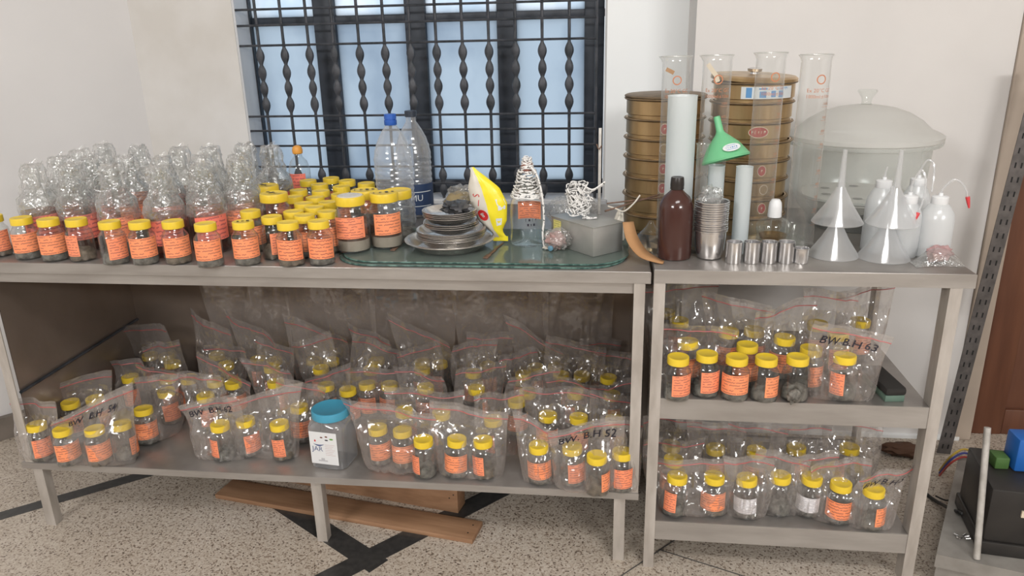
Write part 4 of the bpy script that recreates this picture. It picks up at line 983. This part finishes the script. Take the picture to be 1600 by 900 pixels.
# bag with pink rubber piece
p = un(1470, 415, z=HR)
t = thing('pink_rubber_bag', 'clear bag holding a pinkish rubber tube at the right rack corner', 'bag', (p.x, p.y+.020, HR))
lump('rubber_piece', None, None, mat('pinkish_rubber', (.36, .20, .20), .5, c2=(.48, .32, .32), scale=30), (.004, .004, .003), .026, .015, .017, 21, .45, t)
obj('rubber_tube', MB().tube([(-.004, 0, .014), (.020, .006, .014)], .011, 18).mesh('rubber_tube', M['pinkrag']), t, (-.014, -.005, 0))
def flatbag():
    mb = MB(); n, k = 16, 10; V = []; Fc = []
    for s in (0, 1):
        for j in range(k+1):
            for i in range(n+1):
                u, v = i/n, j/k; x = -.058+.105*u; y = -.030+.050*v-(.012 if u < .3 else 0)*(1-u/.3 if u < .3 else 0)
                hgt_ = (.034*math.sin(PI*min(1, max(0, u*1.1-.1)))**.7*math.sin(PI*v)**.6+.002*noise.noise((u*9, v*9, s))) if s else 0
                V.append((x, y, .0006+max(hgt_, 0)+.001*s))
    for s in (0, 1):
        for j in range(k):
            for i in range(n): q = s*(n+1)*(k+1)+j*(n+1)+i; f = (q, q+1, q+n+2, q+n+1); Fc.append(f if s else f[::-1])
    mb.add(V, Fc); return mb.mesh('clear_bag', M['crinkle'], 30)
obj('clear_bag', flatbag(), t)

# ------------------------------------------------------------------ zip bags
def bag(label, cx, cy, z0, W, D, Hh, lean=(0, 0), tilt=0, yaw=0, seed=0, text=None, group='zip bags of sample jars', narrow=0, tsize=.024, tpos=(0, .80), fold=0):
    """transparent zip bag: pillow round the jars below, flat seam with a red zip above"""
    t = thing('zip_bag', label, 'plastic bag', (cx, cy, z0+.001), yaw, group)
    def pt(s, v, side):
        ww = W*(1-.12*(1-v)**3+.10*v-narrow*.5*max(0, v-.45)); thick = D*(1-abs(s)**2.6)**.55
        if v < .10: prof = .55+.45*(v/.10)**.5
        elif v < .45: prof = 1.0
        else: prof = max(0, 1-((v-.45)/.30))**.9
        s_ = round(s*3.5+math.sin(seed+v*3)*.6)/3.5*.6+s*.4
        n1 = noise.noise((s_*2.2+seed*3.1, v*2.7, side*1.7+seed)); n2 = abs(noise.noise((s*4.6+v*2.5+seed, v*3.1-s*2, side+seed*2.3)))
        n3 = abs(noise.noise((s*9-v*4+seed, v*6, side*4+seed)))
        d = thick*prof+(.007*n1-.018*n2-.006*n3)*(1 if v > .02 else 0)*(1 if v < .7 else max(.15, (1-v)/.3))*(1-abs(s)**6)
        flat = .0012 if v > .85 else 0
        L = v*v
        bendx = .006*math.sin(seed*2.1+v*4)*v; bendy = (.030*noise.noise((s*1.1+seed*5, v*.8, 9.1))+.012*abs(noise.noise((s*2.2+seed, v*2, 2.2))))*v
        x = s*ww+lean[0]*L+bendx; y = lean[1]*L+bendy+side*(max(d, 0)*1.0+flat) if v <= .85 else lean[1]*L+bendy+side*(flat+.0006*n1)
        z = v*Hh*(1-.008*abs(s)**2)+tilt*s*W*v**1.3+fold*v*v*abs(s)
        if v < .12: y = side*max(d, .002)*(1 if v > .001 else .9)
        return Vector((x, y, max(z, 0)))
    n, k = 30, 30; V = []; Fc = []
    for side in (-1, 1):
        for j in range(k+1):
            for i in range(n+1): V.append(pt(-1+2*i/n, j/k, side))
    off = (n+1)*(k+1)
    for sd in (0, 1):
        for j in range(k):
            for i in range(n):
                q = sd*off+j*(n+1)+i; f = (q, q+1, q+n+2, q+n+1); Fc.append(f if sd == 0 else f[::-1])
    for j in range(k):                                   # welded sides
        a, b = j*(n+1), (j+1)*(n+1); Fc.append((a, b, off+b, off+a)); a += n; b += n; Fc.append((a, off+a, off+b, b))
    for i in range(n): Fc.append((i, off+i, off+i+1, i+1))
    obj('bag_film', mesh_from('bag_film', V, Fc, M['film'], 24), t)
    pts = [pt(-1+2*i/20, .90, -1)+Vector((0, -.0012, 0)) for i in range(21)]
    obj('red_zip', MB().tube(pts, .0010, 5).mesh('red_zip', M['zip']), t)
    mb = MB(); V = []; Fc = []
    for i in range(21):
        for v in (.905, .955): V.append(pt(-1+2*i/20, v, -1)+Vector((0, -.0010, 0)))
    for i in range(20): Fc.append((2*i, 2*i+2, 2*i+3, 2*i+1))
    mb.add(V, Fc).obj('zip_rib', M['ziprib'], t)
    if text:
        TV, TF = text_vf(text, tsize, shear=.15, bold=.0003)
        out = []
        for v in TV:
            q = noise.noise((v.x*60, v.y*60, 1))*.0012
            out.append(pt(max(-.98, min(.98, tpos[0]+(v.x+q)/W)), tpos[1]+(v.y+q)/Hh, -1)+Vector((0, -.0050, 0)))
        obj('handwriting', mesh_from('handwriting', out, TF, M['ink'], 0), t)
    return t
def bagged(jars, zs, text_where, lab_cycle, soil=('soil', 'soil2'), k0=0):
    """jars at their cap pixels on a shelf of height zs"""
    out = []
    for i, (px, py) in enumerate(jars):
        p = un(px, py, z=zs+.1045); side = ''
        if len(jars) > 1: side = ', %s from the left' % ORD[i]
        tj = small_jar((p.x, p.y, zs+.0035), 'jar inside %s%s' % (text_where, side), 'sample jars inside zip bags', lab_cycle[(i+k0) % len(lab_cycle)], soil[(i+k0) % 2], False, rnd.uniform(-.35, .35), (rnd.uniform(-.04, .04), rnd.uniform(-.05, .05)))
        out.append(tj.location.copy())
    return out
LC = ['o1', 'o3', 'o2', 'o4', 'o5']
def bagset(where, jars, zs, Hh=.20, pad=.018, lean=(0, 0), tilt=0, text=None, yaw=0, seed=1, lc=LC, label=None, depth=.036, wmin=.062, narrow=0, dx=0, tpos=(0, .80), tsize=.024, k0=0, fold=0):
    if zs == HS: Hh *= 1.10
    js = sorted(jars); P = bagged(js, zs, where, lc, k0=k0)
    xs = [p.x for p in P]; ys = [p.y for p in P]
    W_ = max((max(xs)-min(xs))/2+.030+pad, wmin); D_ = max((max(ys)-min(ys))/2+.031, depth)
    return bag(label or ('zip bag: '+where), (max(xs)+min(xs))/2+dx, (max(ys)+min(ys))/2, zs, W_, D_, Hh, lean, tilt, yaw, seed, text, narrow=narrow, tpos=tpos, tsize=tsize, fold=fold)
# --- long table, lower shelf, front row
bagset('the zip bag marked BW B.H 54', [(98, 671), (147, 671), (189, 663)], HS, .165, tilt=.55, text='BW  B.H  54', seed=1, label='zip bag with handwriting BW B.H 54 at the left end of the lower shelf', lc=['o1', 'o1', 'o4'], lean=(.02, -.01), tpos=(.06, .77))
bagset('the leftmost zip bag of the lower table shelf', [(56, 664)], HS, .165, lean=(.0, .0), tilt=.0, seed=2, label='leftmost zip bag on the lower shelf, behind the bag marked 54', lc=['o3'], wmin=.066)
bagset('the zip bag marked BW B.H 62', [(343, 662)], HS, .160, pad=.03, tilt=.30, text='BW  B.H-62', seed=3, label='zip bag with handwriting BW B.H 62 on the lower table shelf', lc=['o5'], wmin=.078, dx=-.012, lean=(-.01, -.01), tpos=(0, .80))
bagset('the slanting zip bag left of the blue-lidded jar', [(385, 656), (438, 661)], HS, .175, tilt=.35, seed=4, label='zip bag with slanting red zip left of the blue-lidded jar', lc=['o3', 'o5'], lean=(.02, 0))
bagset('the zip bag right of the blue-lidded jar', [(592, 668), (629, 673), (661, 686)], HS, .165, seed=6, label='zip bag of three jars right of the blue-lidded jar', lc=['o1', 'o1', 'o5'], lean=(-.03, 0), tilt=-.15)
bagset('the two-jar bag at the shelf front', [(711, 686), (756, 688)], HS, .172, seed=7, label='zip bag of two jars at the shelf front, middle right', lc=['o1', 'o5'], lean=(0, .01), tilt=-.12, pad=.026)
bagset('the narrow zip bag left of the bag marked 52', [(844, 695)], HS, .155, seed=8, label='narrow zip bag with one jar left of the bag marked 52', lc=['o1'], lean=(-.02, 0), tilt=-.5, wmin=.05)
bagset('the zip bag marked BW. B.H 52', [(896, 698), (934, 711)], HS, .165, seed=9, tilt=.38, text='BW. B.H 52', label='zip bag with handwriting BW. B.H 52 near the right table post', lc=['o3', 'o4'], lean=(.005, -.01), pad=.024, tsize=.027)
bagset('the zip bag pressed against the right table post', [(972, 706)], HS, .17, seed=10, label='zip bag with one jar pressed against the right table post', lc=['o3'], wmin=.044, lean=(0, .02))
# --- second and farther rows
R2 = [([(222, 640), (262, 610)], .165, (.01, 0), .15, 'the zip bag between the bags marked 54 and 62'),
      ([(320, 618)], .16, (0, 0), -.02, 'the zip bag behind the bag marked 62'),
      ([(465, 636)], .165, (.02, 0), -.30, 'the bag behind the blue-lidded jar'),
      ([(632, 640), (690, 644)], .155, (0, 0), -.02, 'the second-row bag right of the blue-lidded jar'),
      ([(772, 655)], .165, (.02, 0), .22, 'the bag left of the unbagged tilted jar'),
      ([(855, 648), (905, 652)], .17, (-.01, 0), -.1, 'the tall zip bag behind the narrow one'),
      ([(958, 655)], .16, (.0, 0), -.25, 'the zip bag behind the bag marked 52'),
      ([(110, 628), (150, 622)], .165, (.03, 0), .3, 'the zip bag behind the bag marked 54')]
for i, (js, h_, ln, tl, wh) in enumerate(R2): bagset(wh, js, HS, h_, lean=ln, tilt=tl, seed=20+i, k0=i)
# scattered rear bags
rr = random.Random(12); seeds = 40
rear = [('third', .33, [-1.33, -1.18, -1.02, -.86, -.70, -.545, -.40, -.25, -.10, .04, .14], .165), ('fourth', .44, [-1.26, -1.08, -.92, -.76, -.60, -.44, -.28, -.12, .02, .13], .19), ('back', .505, [-1.34, -1.15, -.96, -.78, -.60, -.42, -.24, -.06, .10], .225)]
for rn, y, xs, h_ in rear:
    for i, x in enumerate(xs):
        seeds += 1; yy = y+rr.uniform(-.012, .012); two = rr.random() < .35 and i < len(xs)-1
        jx_ = [x-.03, x+.03] if two else [x]
        for q, jx in enumerate(jx_):
            small_jar((jx, yy+rr.uniform(-.006, .006), HS+.0035), 'bagged jar, %s row of the long lower shelf, %s bag from the left%s' % (rn, ORD[i], (', left one' if q == 0 else ', right one') if two else ''), 'sample jars inside zip bags', rr.choice(LC), rr.choice(['soil', 'soil2']), False, rr.uniform(-.5, .5), (rr.uniform(-.05, .05), rr.uniform(-.05, .05)))
        W_ = .088 if two else rr.uniform(.058, .072)
        bag('clear zip bag, %s row of the long lower shelf, %s from left' % (rn, ORD[i]), x, yy, HS, W_, .034, h_+rr.uniform(-.02, .02), (rr.uniform(-.04, .04), rr.uniform(-.05, .0)), rr.uniform(-.6, .6), rr.uniform(-.4, .4), seeds, narrow=rr.uniform(0, .3), fold=rr.uniform(-.008, .01))
# large empty bags heaped at the back
for i, (x, w, h_, tl) in enumerate([(-1.02, .13, .40, .1), (-.74, .14, .43, -.12), (-.48, .13, .42, .18), (-.20, .14, .44, -.08), (.04, .10, .40, .1)]):
    bag('large empty clear bag behind the bagged jars, %s from the left' % ORD[i], x, .535, HS, w, .012, h_, (0, -.02), tl, 0, 90+i, group='empty bags at the rear of the shelf')
# free jars
p = un(548, 600, z=HS+.105+.02)
small_jar((un(548, 600, z=HS+.105).x, un(548, 600, z=HS+.105).y-.03, HS), 'unbagged jar with orange label just behind the blue-lidded jar', None, 'o4', 'soil')
p = un(812, 618, z=HS+.105); small_jar((p.x, p.y-.01, HS), 'unbagged tilted jar with orange label, left of the bags by the right post', None, 'o1', 'soil', yaw=.2)
# blue-lidded jar
p = un(512, 735, z=HS)
t = thing('blue_lidded_jar', 'large square clear plastic jar with blue screw lid and white label', 'jar', (p.x+.004, p.y+.052, HS), -.12)
def sq(R, z, k=40, e=5.0):
    out = []
    for i in range(k):
        a = 2*PI*i/k; c, s = math.cos(a), math.sin(a); f = (abs(c)**e+abs(s)**e)**(-1/e); out.append((R*f*c, R*f*s, z))
    return out
def loft(rings, name, m, cap0=True, cap1=False, smooth=40):
    k = len(rings[0]); V = [v for r in rings for v in r]; Fc = []
    for j in range(len(rings)-1):
        for i in range(k): l = (i+1) % k; Fc.append((j*k+i, j*k+l, (j+1)*k+l, (j+1)*k+i))
    if cap0: Fc.append(tuple(reversed(range(k))))
    if cap1: Fc.append(tuple((len(rings)-1)*k+i for i in range(k)))
    return mesh_from(name, V, Fc, m, smooth)
obj('jar_body', loft([sq(.045, 0), sq(.050, .004), sq(.0505, .012), sq(.0505, .118, e=6), sq(.049, .126, e=4), sq(.044, .134, e=2.4), sq(.042, .137, e=2), sq(.042, .150, e=2)], 'jar_body', M['pet']), t)
def ribl(r, z, a): return (r*(1-.008*(math.cos(a*36) > 0)), z) if .139 < z < .155 else (r, z)
obj('screw_lid', lathe([(.0475, .1375), (.0495, .138), (.0498, .140), (.0498, .1545), (.0485, .158), (.046, .1592), (.044, .1582), (.0005, .1582)], M['bluelid'], 'screw_lid', 72, (False, True), ribl), t)
lb = obj('white_label', MB().box(-.041, .037, -.0518, -.0513, .018, .112, bev=.0001).mesh('white_label', M['white'], 0), t)
mb = MB(); yl = -.0521
def onlab(V): return [(v.x, yl, v.y) for v in V]
V, Fc = text_vf('JAR', .020); mb.add(onlab([v+Vector((-.020, .062, 0)) for v in V]), Fc)
k = 18; arc = [(-.030+.030*(i/k), .077-.004*math.sin(PI*i/k)) for i in range(k+1)]
Vq = []; Fq = []
for i, (x, z) in enumerate(arc): w = .0018*math.sin(PI*i/k)+.0003; Vq += [(x, yl, z-w), (x, yl, z+w)]
for i in range(k): Fq.append((2*i, 2*i+2, 2*i+3, 2*i+1))
mb.add(Vq, Fq); mb.obj('navy_lettering', mat('navy_print', (.06, .09, .22), .5), lb, 0)
def blob(x, z, a, b, mt, nm):
    k = 16; MB().add([(x+a*math.cos(2*PI*i/k), yl, z+b*math.sin(2*PI*i/k)) for i in range(k)], [tuple(range(k))]).obj(nm, mt, lb, 0)
br_ = mat('brown_spice_print', (.16, .05, .03), .5)
blob(-.006, .097, .004, .002, br_, 'printed_spoon'); blob(.008, .100, .004, .0022, br_, 'printed_spoon'); blob(.008, .090, .005, .002, M['ink'], 'printed_spoon'); blob(.022, .094, .0055, .0024, mat('green_leaf_print', (.12, .35, .06), .5), 'printed_leaf')
blob(-.025, .086, .0025, .003, M['redprint'], 'printed_drop')
mb = MB()
for i in range(7): mb.box(.002, .030-.004*(i % 3), yl, yl+.0001, .076-i*.005, .0768-i*.005)
mb.obj('fine_print', mat('pink_grey_print', (.55, .38, .38), .6), lb, 0)
MB().box(-.020, .006, yl, yl+.0001, .026, .030).box(-.012, -.002, yl, yl+.0001, .030, .036).obj('picture_print', mat('pale_grey_print', (.5, .5, .52), .6), lb, 0)

# --- rack middle shelf
mid_front = [(1060, 556, 'o3', .25, 'first'), (1105, 551, 'o3', .3, 'second'), (1152, 556, 'o1', 0, 'third'), (1198, 557, 'o4', .05, 'fourth')]
for px, py, lb_, yw, o_ in mid_front:
    small_jar(jar_at(px, py, HM), 'unbagged jar at the front of the middle rack shelf, %s from the left' % o_, 'jars at the front of the middle rack shelf', lb_, 'soil', yaw=yw)
small_jar(jar_at(1247, 556, HM), 'unlabelled jar with dark soil lump at the front of the middle rack shelf', None, None, 'soil')
lump('soil_lump', 'dark green-grey soil lump leaning against the unlabelled jar', 'soil', M['soil'], (jar_at(1247, 556, HM)[0]-.010, jar_at(1247, 556, HM)[1]-.036, HM), .014, .010, .016, 31, .5)
small_jar(jar_at(1168, 537, HM), 'jar behind the third and fourth jars on the middle rack shelf', None, 'o1', 'soil')
small_jar(jar_at(1268, 542, HM), 'jar just behind the unlabelled jar on the middle rack shelf', None, 'o4', 'soil')
bagset('the zip bag marked BW B.H 63', [(1322, 557)], HM, .172, text='BW B.H 63', seed=61, tilt=-.22, label='zip bag with handwriting BW B.H 63 on the middle rack shelf', lc=['o5'], wmin=.078, lean=(.01, -.006), tpos=(-.02, .78), tsize=.025)
bagset('the bag behind the first jars of the middle rack shelf', [(1078, 534)], HM, .155, seed=62, wmin=.085, lean=(.005, -.03), tilt=-.05)
bagset('the rear centre bag, middle rack shelf', [(1138, 517), (1176, 515)], HM, .19, seed=63, lean=(-.01, 0), tilt=-.25)
bagset('the rear bag behind the unlabelled jar', [(1224, 527)], HM, .19, seed=64, lean=(.0, 0), tilt=.4)
bagset('the upright zip bag behind the bag marked 63', [(1280, 505), (1312, 520)], HM, .20, seed=65, lean=(-.01, 0), tilt=-.1, narrow=.3)
bagset('the rear right bag, middle rack shelf', [(1343, 501)], HM, .20, seed=66, lean=(.01, 0), tilt=.3)
bagset('the rear left bag, middle rack shelf', [(1062, 500)], HM, .21, seed=67, lean=(.0, 0), tilt=.15, wmin=.085)
small_jar((.236+.045, .30, HM), 'jar seen between the table and rack posts, back of the middle rack shelf', None, 'o1', 'soil')
p = un(1390, 625, z=HM)
t = thing('board_eraser', 'black felt board eraser with green base on the middle rack shelf', 'eraser', (p.x, p.y+.052, HM), .12)
MB().box(-.022, .022, -.062, .062, 0, .016, bev=.002).obj('base', M['eraser'], t)
MB().box(-.024, .024, -.066, .066, .016, .036, bev=.007).obj('felt_pad', M['felt'], t)
# --- rack bottom shelf
L3 = [('the leftmost front zip bag of the lowest rack shelf', [(1056, 745)], .150, 'o5', -.02, .03),
      ('the second front zip bag of the lowest rack shelf', [(1117, 744)], .150, 'o1', .04, -.05)]
bagset('the front left bag, lowest rack shelf', [(1056, 745), (1117, 744)], HL, .155, seed=71, lc=['o5', 'o1'], tilt=.05, label='front left zip bag with two orange-labelled jars on the lowest rack shelf', pad=.012)
bagset('the zip bag with the left white-labelled jar', [(1170, 747)], HL, .165, seed=72, lc=['w1'], tilt=-.05, label='zip bag around the left white-labelled jar, lowest rack shelf', wmin=.055)
bagset('the zip bag with a grey sample bag on its front', [(1221, 743)], HL, .165, seed=73, lc=[None], tilt=-.3, label='zip bag around the unlabelled jar, lowest rack shelf', wmin=.060)
bagset('the zip bag with the right white-labelled jar', [(1267, 744)], HL, .165, seed=74, lc=['w1'], tilt=.3, label='zip bag around the right white-labelled jar, lowest rack shelf', wmin=.050)
bagset('the zip bag with a date-scribbled orange label', [(1314, 755)], HL, .160, seed=75, lc=['o2'], tilt=.25, label='zip bag around the orange-labelled jar second from the right, lowest rack shelf', wmin=.062)
bagset('the zip bag marked BW B.H 5', [(1367, 764)], HL, .158, seed=76, lc=['o4'], tilt=.38, text='BW B.H-5', label='zip bag with handwriting BW B.H 5 at the right of the lowest rack shelf', wmin=.056, lean=(.03, 0), tsize=.020, tpos=(.04, .77))
lump('grey_sample_bag', 'small lumpy clear bag of grey soil before the unlabelled jar, lowest rack shelf', 'bag', M['soil'], (un(1238, 800, z=HL).x, un(1238, 800, z=HL).y+.016, HL), .017, .012, .022, 33, .4)
R4 = [([(1046, 694)], 'the rear left bag, lowest rack shelf', .19, 0), ([(1120, 700)], 'the second rear bag, lowest rack shelf', .18, -.1), ([(1182, 703)], 'the third rear bag, lowest rack shelf', .185, -.2), ([(1245, 700)], 'the fourth rear bag, lowest rack shelf', .18, 0), ([(1330, 700)], 'the rear right bag, lowest rack shelf', .19, -.2), ([(1052, 716)], 'the second-row left bag, lowest rack shelf', .16, .1)]
for i, (js, wh, h_, tl) in enumerate(R4): bagset(wh, js, HL, h_, seed=80+i, tilt=tl, wmin=.07, k0=i)

# ------------------------------------------------------------------ on the floor
# planks: four corners from their floor-plane outline
def plank(label, p0, p1, w, h, m, z=0, rx=0):
    a = Vector((p0[0], p0[1], 0)); b = Vector((p1[0], p1[1], 0)); d = b-a
    t = thing('wooden_plank', label, 'plank', (a.x, a.y, z), 0, None, rot=(rx, 0, math.atan2(d.y, d.x)))
    MB().box(0, d.length, 0, w, 0, h, bev=.0015).obj('board', m, t)
    mb = MB()
    for x, y in ((d.length-.022, w*.3), (d.length-.02, w*.72)): mb.lathe([(.0022, h-.0005), (.0022, h+.0004), (.0005, h+.0005)], 10, TR(x, y, 0))
    mb.obj('nail_holes', M['hole'], t); return t
a_ = un(738, 852, z=0); b_ = un(200, 788, z=0)
plank('light wooden plank lying flat under the table, nearest the camera', (-1.02, .175), (a_.x, a_.y+.004), .085, .014, M['wood'])
c_ = un(716, 806, z=0.0)
t = thing('wooden_board', 'broad wooden board standing on edge behind the flat plank', 'board', (0, 0, 0))
def standing(t, A, B, h, th, m):
    d = Vector((B[0]-A[0], B[1]-A[1])); L = d.length; Mx = TR(A[0], A[1], 0, rz=math.atan2(d.y, d.x))
    MB().box(0, L, 0, th, 0, h, Mx, bev=.002).obj('board_face', m, t)
    mb = MB()
    for x, z in ((L-.025, h*.55), (L-.012, h*.7)): mb.lathe([(.0022, 0), (.0005, .0006)], 10, Mx @ TR(x, -.0003, z, rx=PI/2))
    mb.obj('nail_holes', M['hole'], t)
standing(t, (-1.05, .32), (c_.x-.002, c_.y+.01), .085, .055, M['wood'])
lump('dark_rubber_lump', 'dark rounded lump on the floor under the right end of the table', 'sack', M['felt'], (un(905, 815, z=0).x, .33, 0), .085, .085, .09, 41, .3)
# brown cloth on the floor behind the rack
lump('brown_rag', 'brown rag on the floor near the wall behind the rack', 'rag', mat('brown_rag', (.10, .05, .03), .9), (un(1400, 690, z=0).x, .60, 0), .07, .035, .018, 43, .5)
# leaning slotted angle bar
A = Vector((un(1472, 668, y=.60).x, .60, 0)); 
P1 = un(1541, 450, y=.60); P2 = un(1580, 300, y=.60); d = (P2-P1).normalized()
base = P1-d*(P1.z/d.z); top = P1+d*.62
t = thing('slotted_angle_bar', 'long dark slotted steel angle bar leaning against the wall by the door', 'metal bar', tuple(base))
q = d.to_track_quat('Z', 'Y'); t.rotation_mode = 'QUATERNION'
zx = Vector((1, 0, 0)); xa = (zx-d*zx.dot(d)).normalized(); ya = d.cross(xa)
t.matrix_world = Matrix(((xa.x, ya.x, d.x, base.x), (xa.y, ya.y, d.y, base.y), (xa.z, ya.z, d.z, base.z), (0, 0, 0, 1)))
LB = (top-base).length
mb = MB().box(-.020, .020, -.002, .001, .012, LB).box(.0175, .020, .0, .035, .012, LB); nf = len(mb.F)
for i in range(int(LB/.04)):
    for xo in (-.008, .008): mb.box(xo-.002, xo+.002, -.0026, -.0019, .03+i*.04, .045+i*.04)
ao = mb.obj('angle_profile', M['angle'], t, 0); ao.data.materials.append(M['hole'])
for i_, p_ in enumerate(ao.data.polygons): p_.material_index = 1 if i_ >= nf else 0
# stone step, machine, rod, wires
sa = un(1462, 870, z=.10)
t = thing('stone_slab', 'low grey stone slab in the bottom right corner', 'slab', (0, 0, 0))
pl = [un(1463, 866, z=.10), un(1620, 900, z=.10), un(1640, 720, z=.10), un(1498, 712, z=.10)]
MB().prism([(p.x, p.y) for p in pl], .065, .10).obj('slab_top', M['stone'], t, 0)
MB().prism([(p.x+.008, p.y+.008) for p in pl], 0, .064).obj('slab_base', M['stone'], t, 0)
m0 = un(1535, 870, z=.10)
mrot = -.14
t = thing('black_machine', 'black electrical machine case standing on the stone slab', 'machine', (m0.x-.005, m0.y+.01, .1005), mrot)
MB().box(0, .42, 0, .21, 0, .035, bev=.004).obj('base_plinth', M['machine'], t)
MB().box(.004, .42, .004, .20, .035, .175, bev=.006).obj('case', M['machine'], t)
MB().box(.070, .115, -.001, .004, .112, .128).obj('brass_plate', M['cream'], t, 0)
V, Fc = marks_vf(5, .010, 6); MB().add([(v.x+.092, -.0014, v.y+.120) for v in V], Fc).obj('plate_digits', M['ink'], t, 0)
MB().tube([(.085, -.006, .075), (.120, -.008, .080), (.15, -.004, .074)], .006, 8).obj('lever', M['tin'], t)
gq = un(1560, 735, y=m0.y+.15); t2 = thing('blue_gauge', 'blue casing with a round white dial on the black machine', 'gauge', (0, 0, 0))
bq = un(1590, 742, y=m0.y+.11); zb_ = .1005+.176
MB().box(bq.x-.022, bq.x+.07, m0.y+.09, m0.y+.15, zb_, zb_+.085, bev=.006).obj('casing', M['mblue'], t2)
obj('dial', lathe([(.026, 0), (.027, .004), (.024, .006), (.0005, .006)], M['white'], 'dial', 32), t2, (bq.x+.030, m0.y+.0895, zb_+.045), (PI/2, 0, 0))
tag(MB().box(bq.x-.060, bq.x-.028, m0.y+.10, m0.y+.14, zb_, zb_+.030, bev=.003).obj('green_terminal_block', M['mgreen']), 'small green terminal block left of the blue gauge', 'terminal block')
A = un(1526, 850, y=m0.y+.0); B = un(1543, 668, y=m0.y+.06); A = Vector((A.x, m0.y-.012, .103)); 
t = tag(MB().tube([A, B], .0075, 12).obj('pale_rod', M['tin'], None), 'pale grey rod leaning on the corner of the black machine', 'rod')
for (nm, mt, o) in (('yellow', 'wyel', 0), ('blue', 'wblue', 1), ('red', 'wred', 2)):
    yb = .40; P_ = [un(1468, 735+o*4, z=.02), un(1485, 714+o*5, y=yb), un(1505, 702+o*6, y=yb), un(1525, 708+o*5, y=yb-.02), Vector((bq.x-.05, m0.y+.155, zb_+.01+.003*o))]
    tag(MB().tube(smooth_path(P_), .003, 7).obj('wire', M[mt], None), '%s wire arching from the floor to the machine' % nm, 'wire')
P_ = [un(1440, 765, z=.006), un(1455, 778, z=.006), un(1475, 790, z=.03), un(1497, 800, z=.108), un(1515, 806, z=.108), un(1525, 818, z=.108)]
tag(MB().tube(smooth_path(P_), .005, 8).obj('cable', M['wblack'], None), 'thick black cable running over the slab to the machine', 'cable')
P_ = [un(1462, 775, z=.02), un(1480, 782, z=.03), un(1500, 776, z=.108), un(1528, 772, z=.115)]
tag(MB().tube(smooth_path(P_), .0025, 8).obj('cable', M['wblack'], None), 'thin dark cable above the thick one at the machine', 'cable')
mb = MB(); rr = random.Random(2); cb = un(1500, 838, z=.104)
for i in range(6):
    a = rr.uniform(0, 6.28); x, y = rr.uniform(-.012, .012), rr.uniform(-.008, .008); mb.tube([(x, y, .003), (x+.010*math.cos(a), y+.010*math.sin(a), .006)], .0022, 6)
tag(mb.obj('bolt_heap', M['chrome'], None, loc=(cb.x, cb.y, .1)), 'few small bright bolts on the stone slab', 'bolts', kind='stuff')
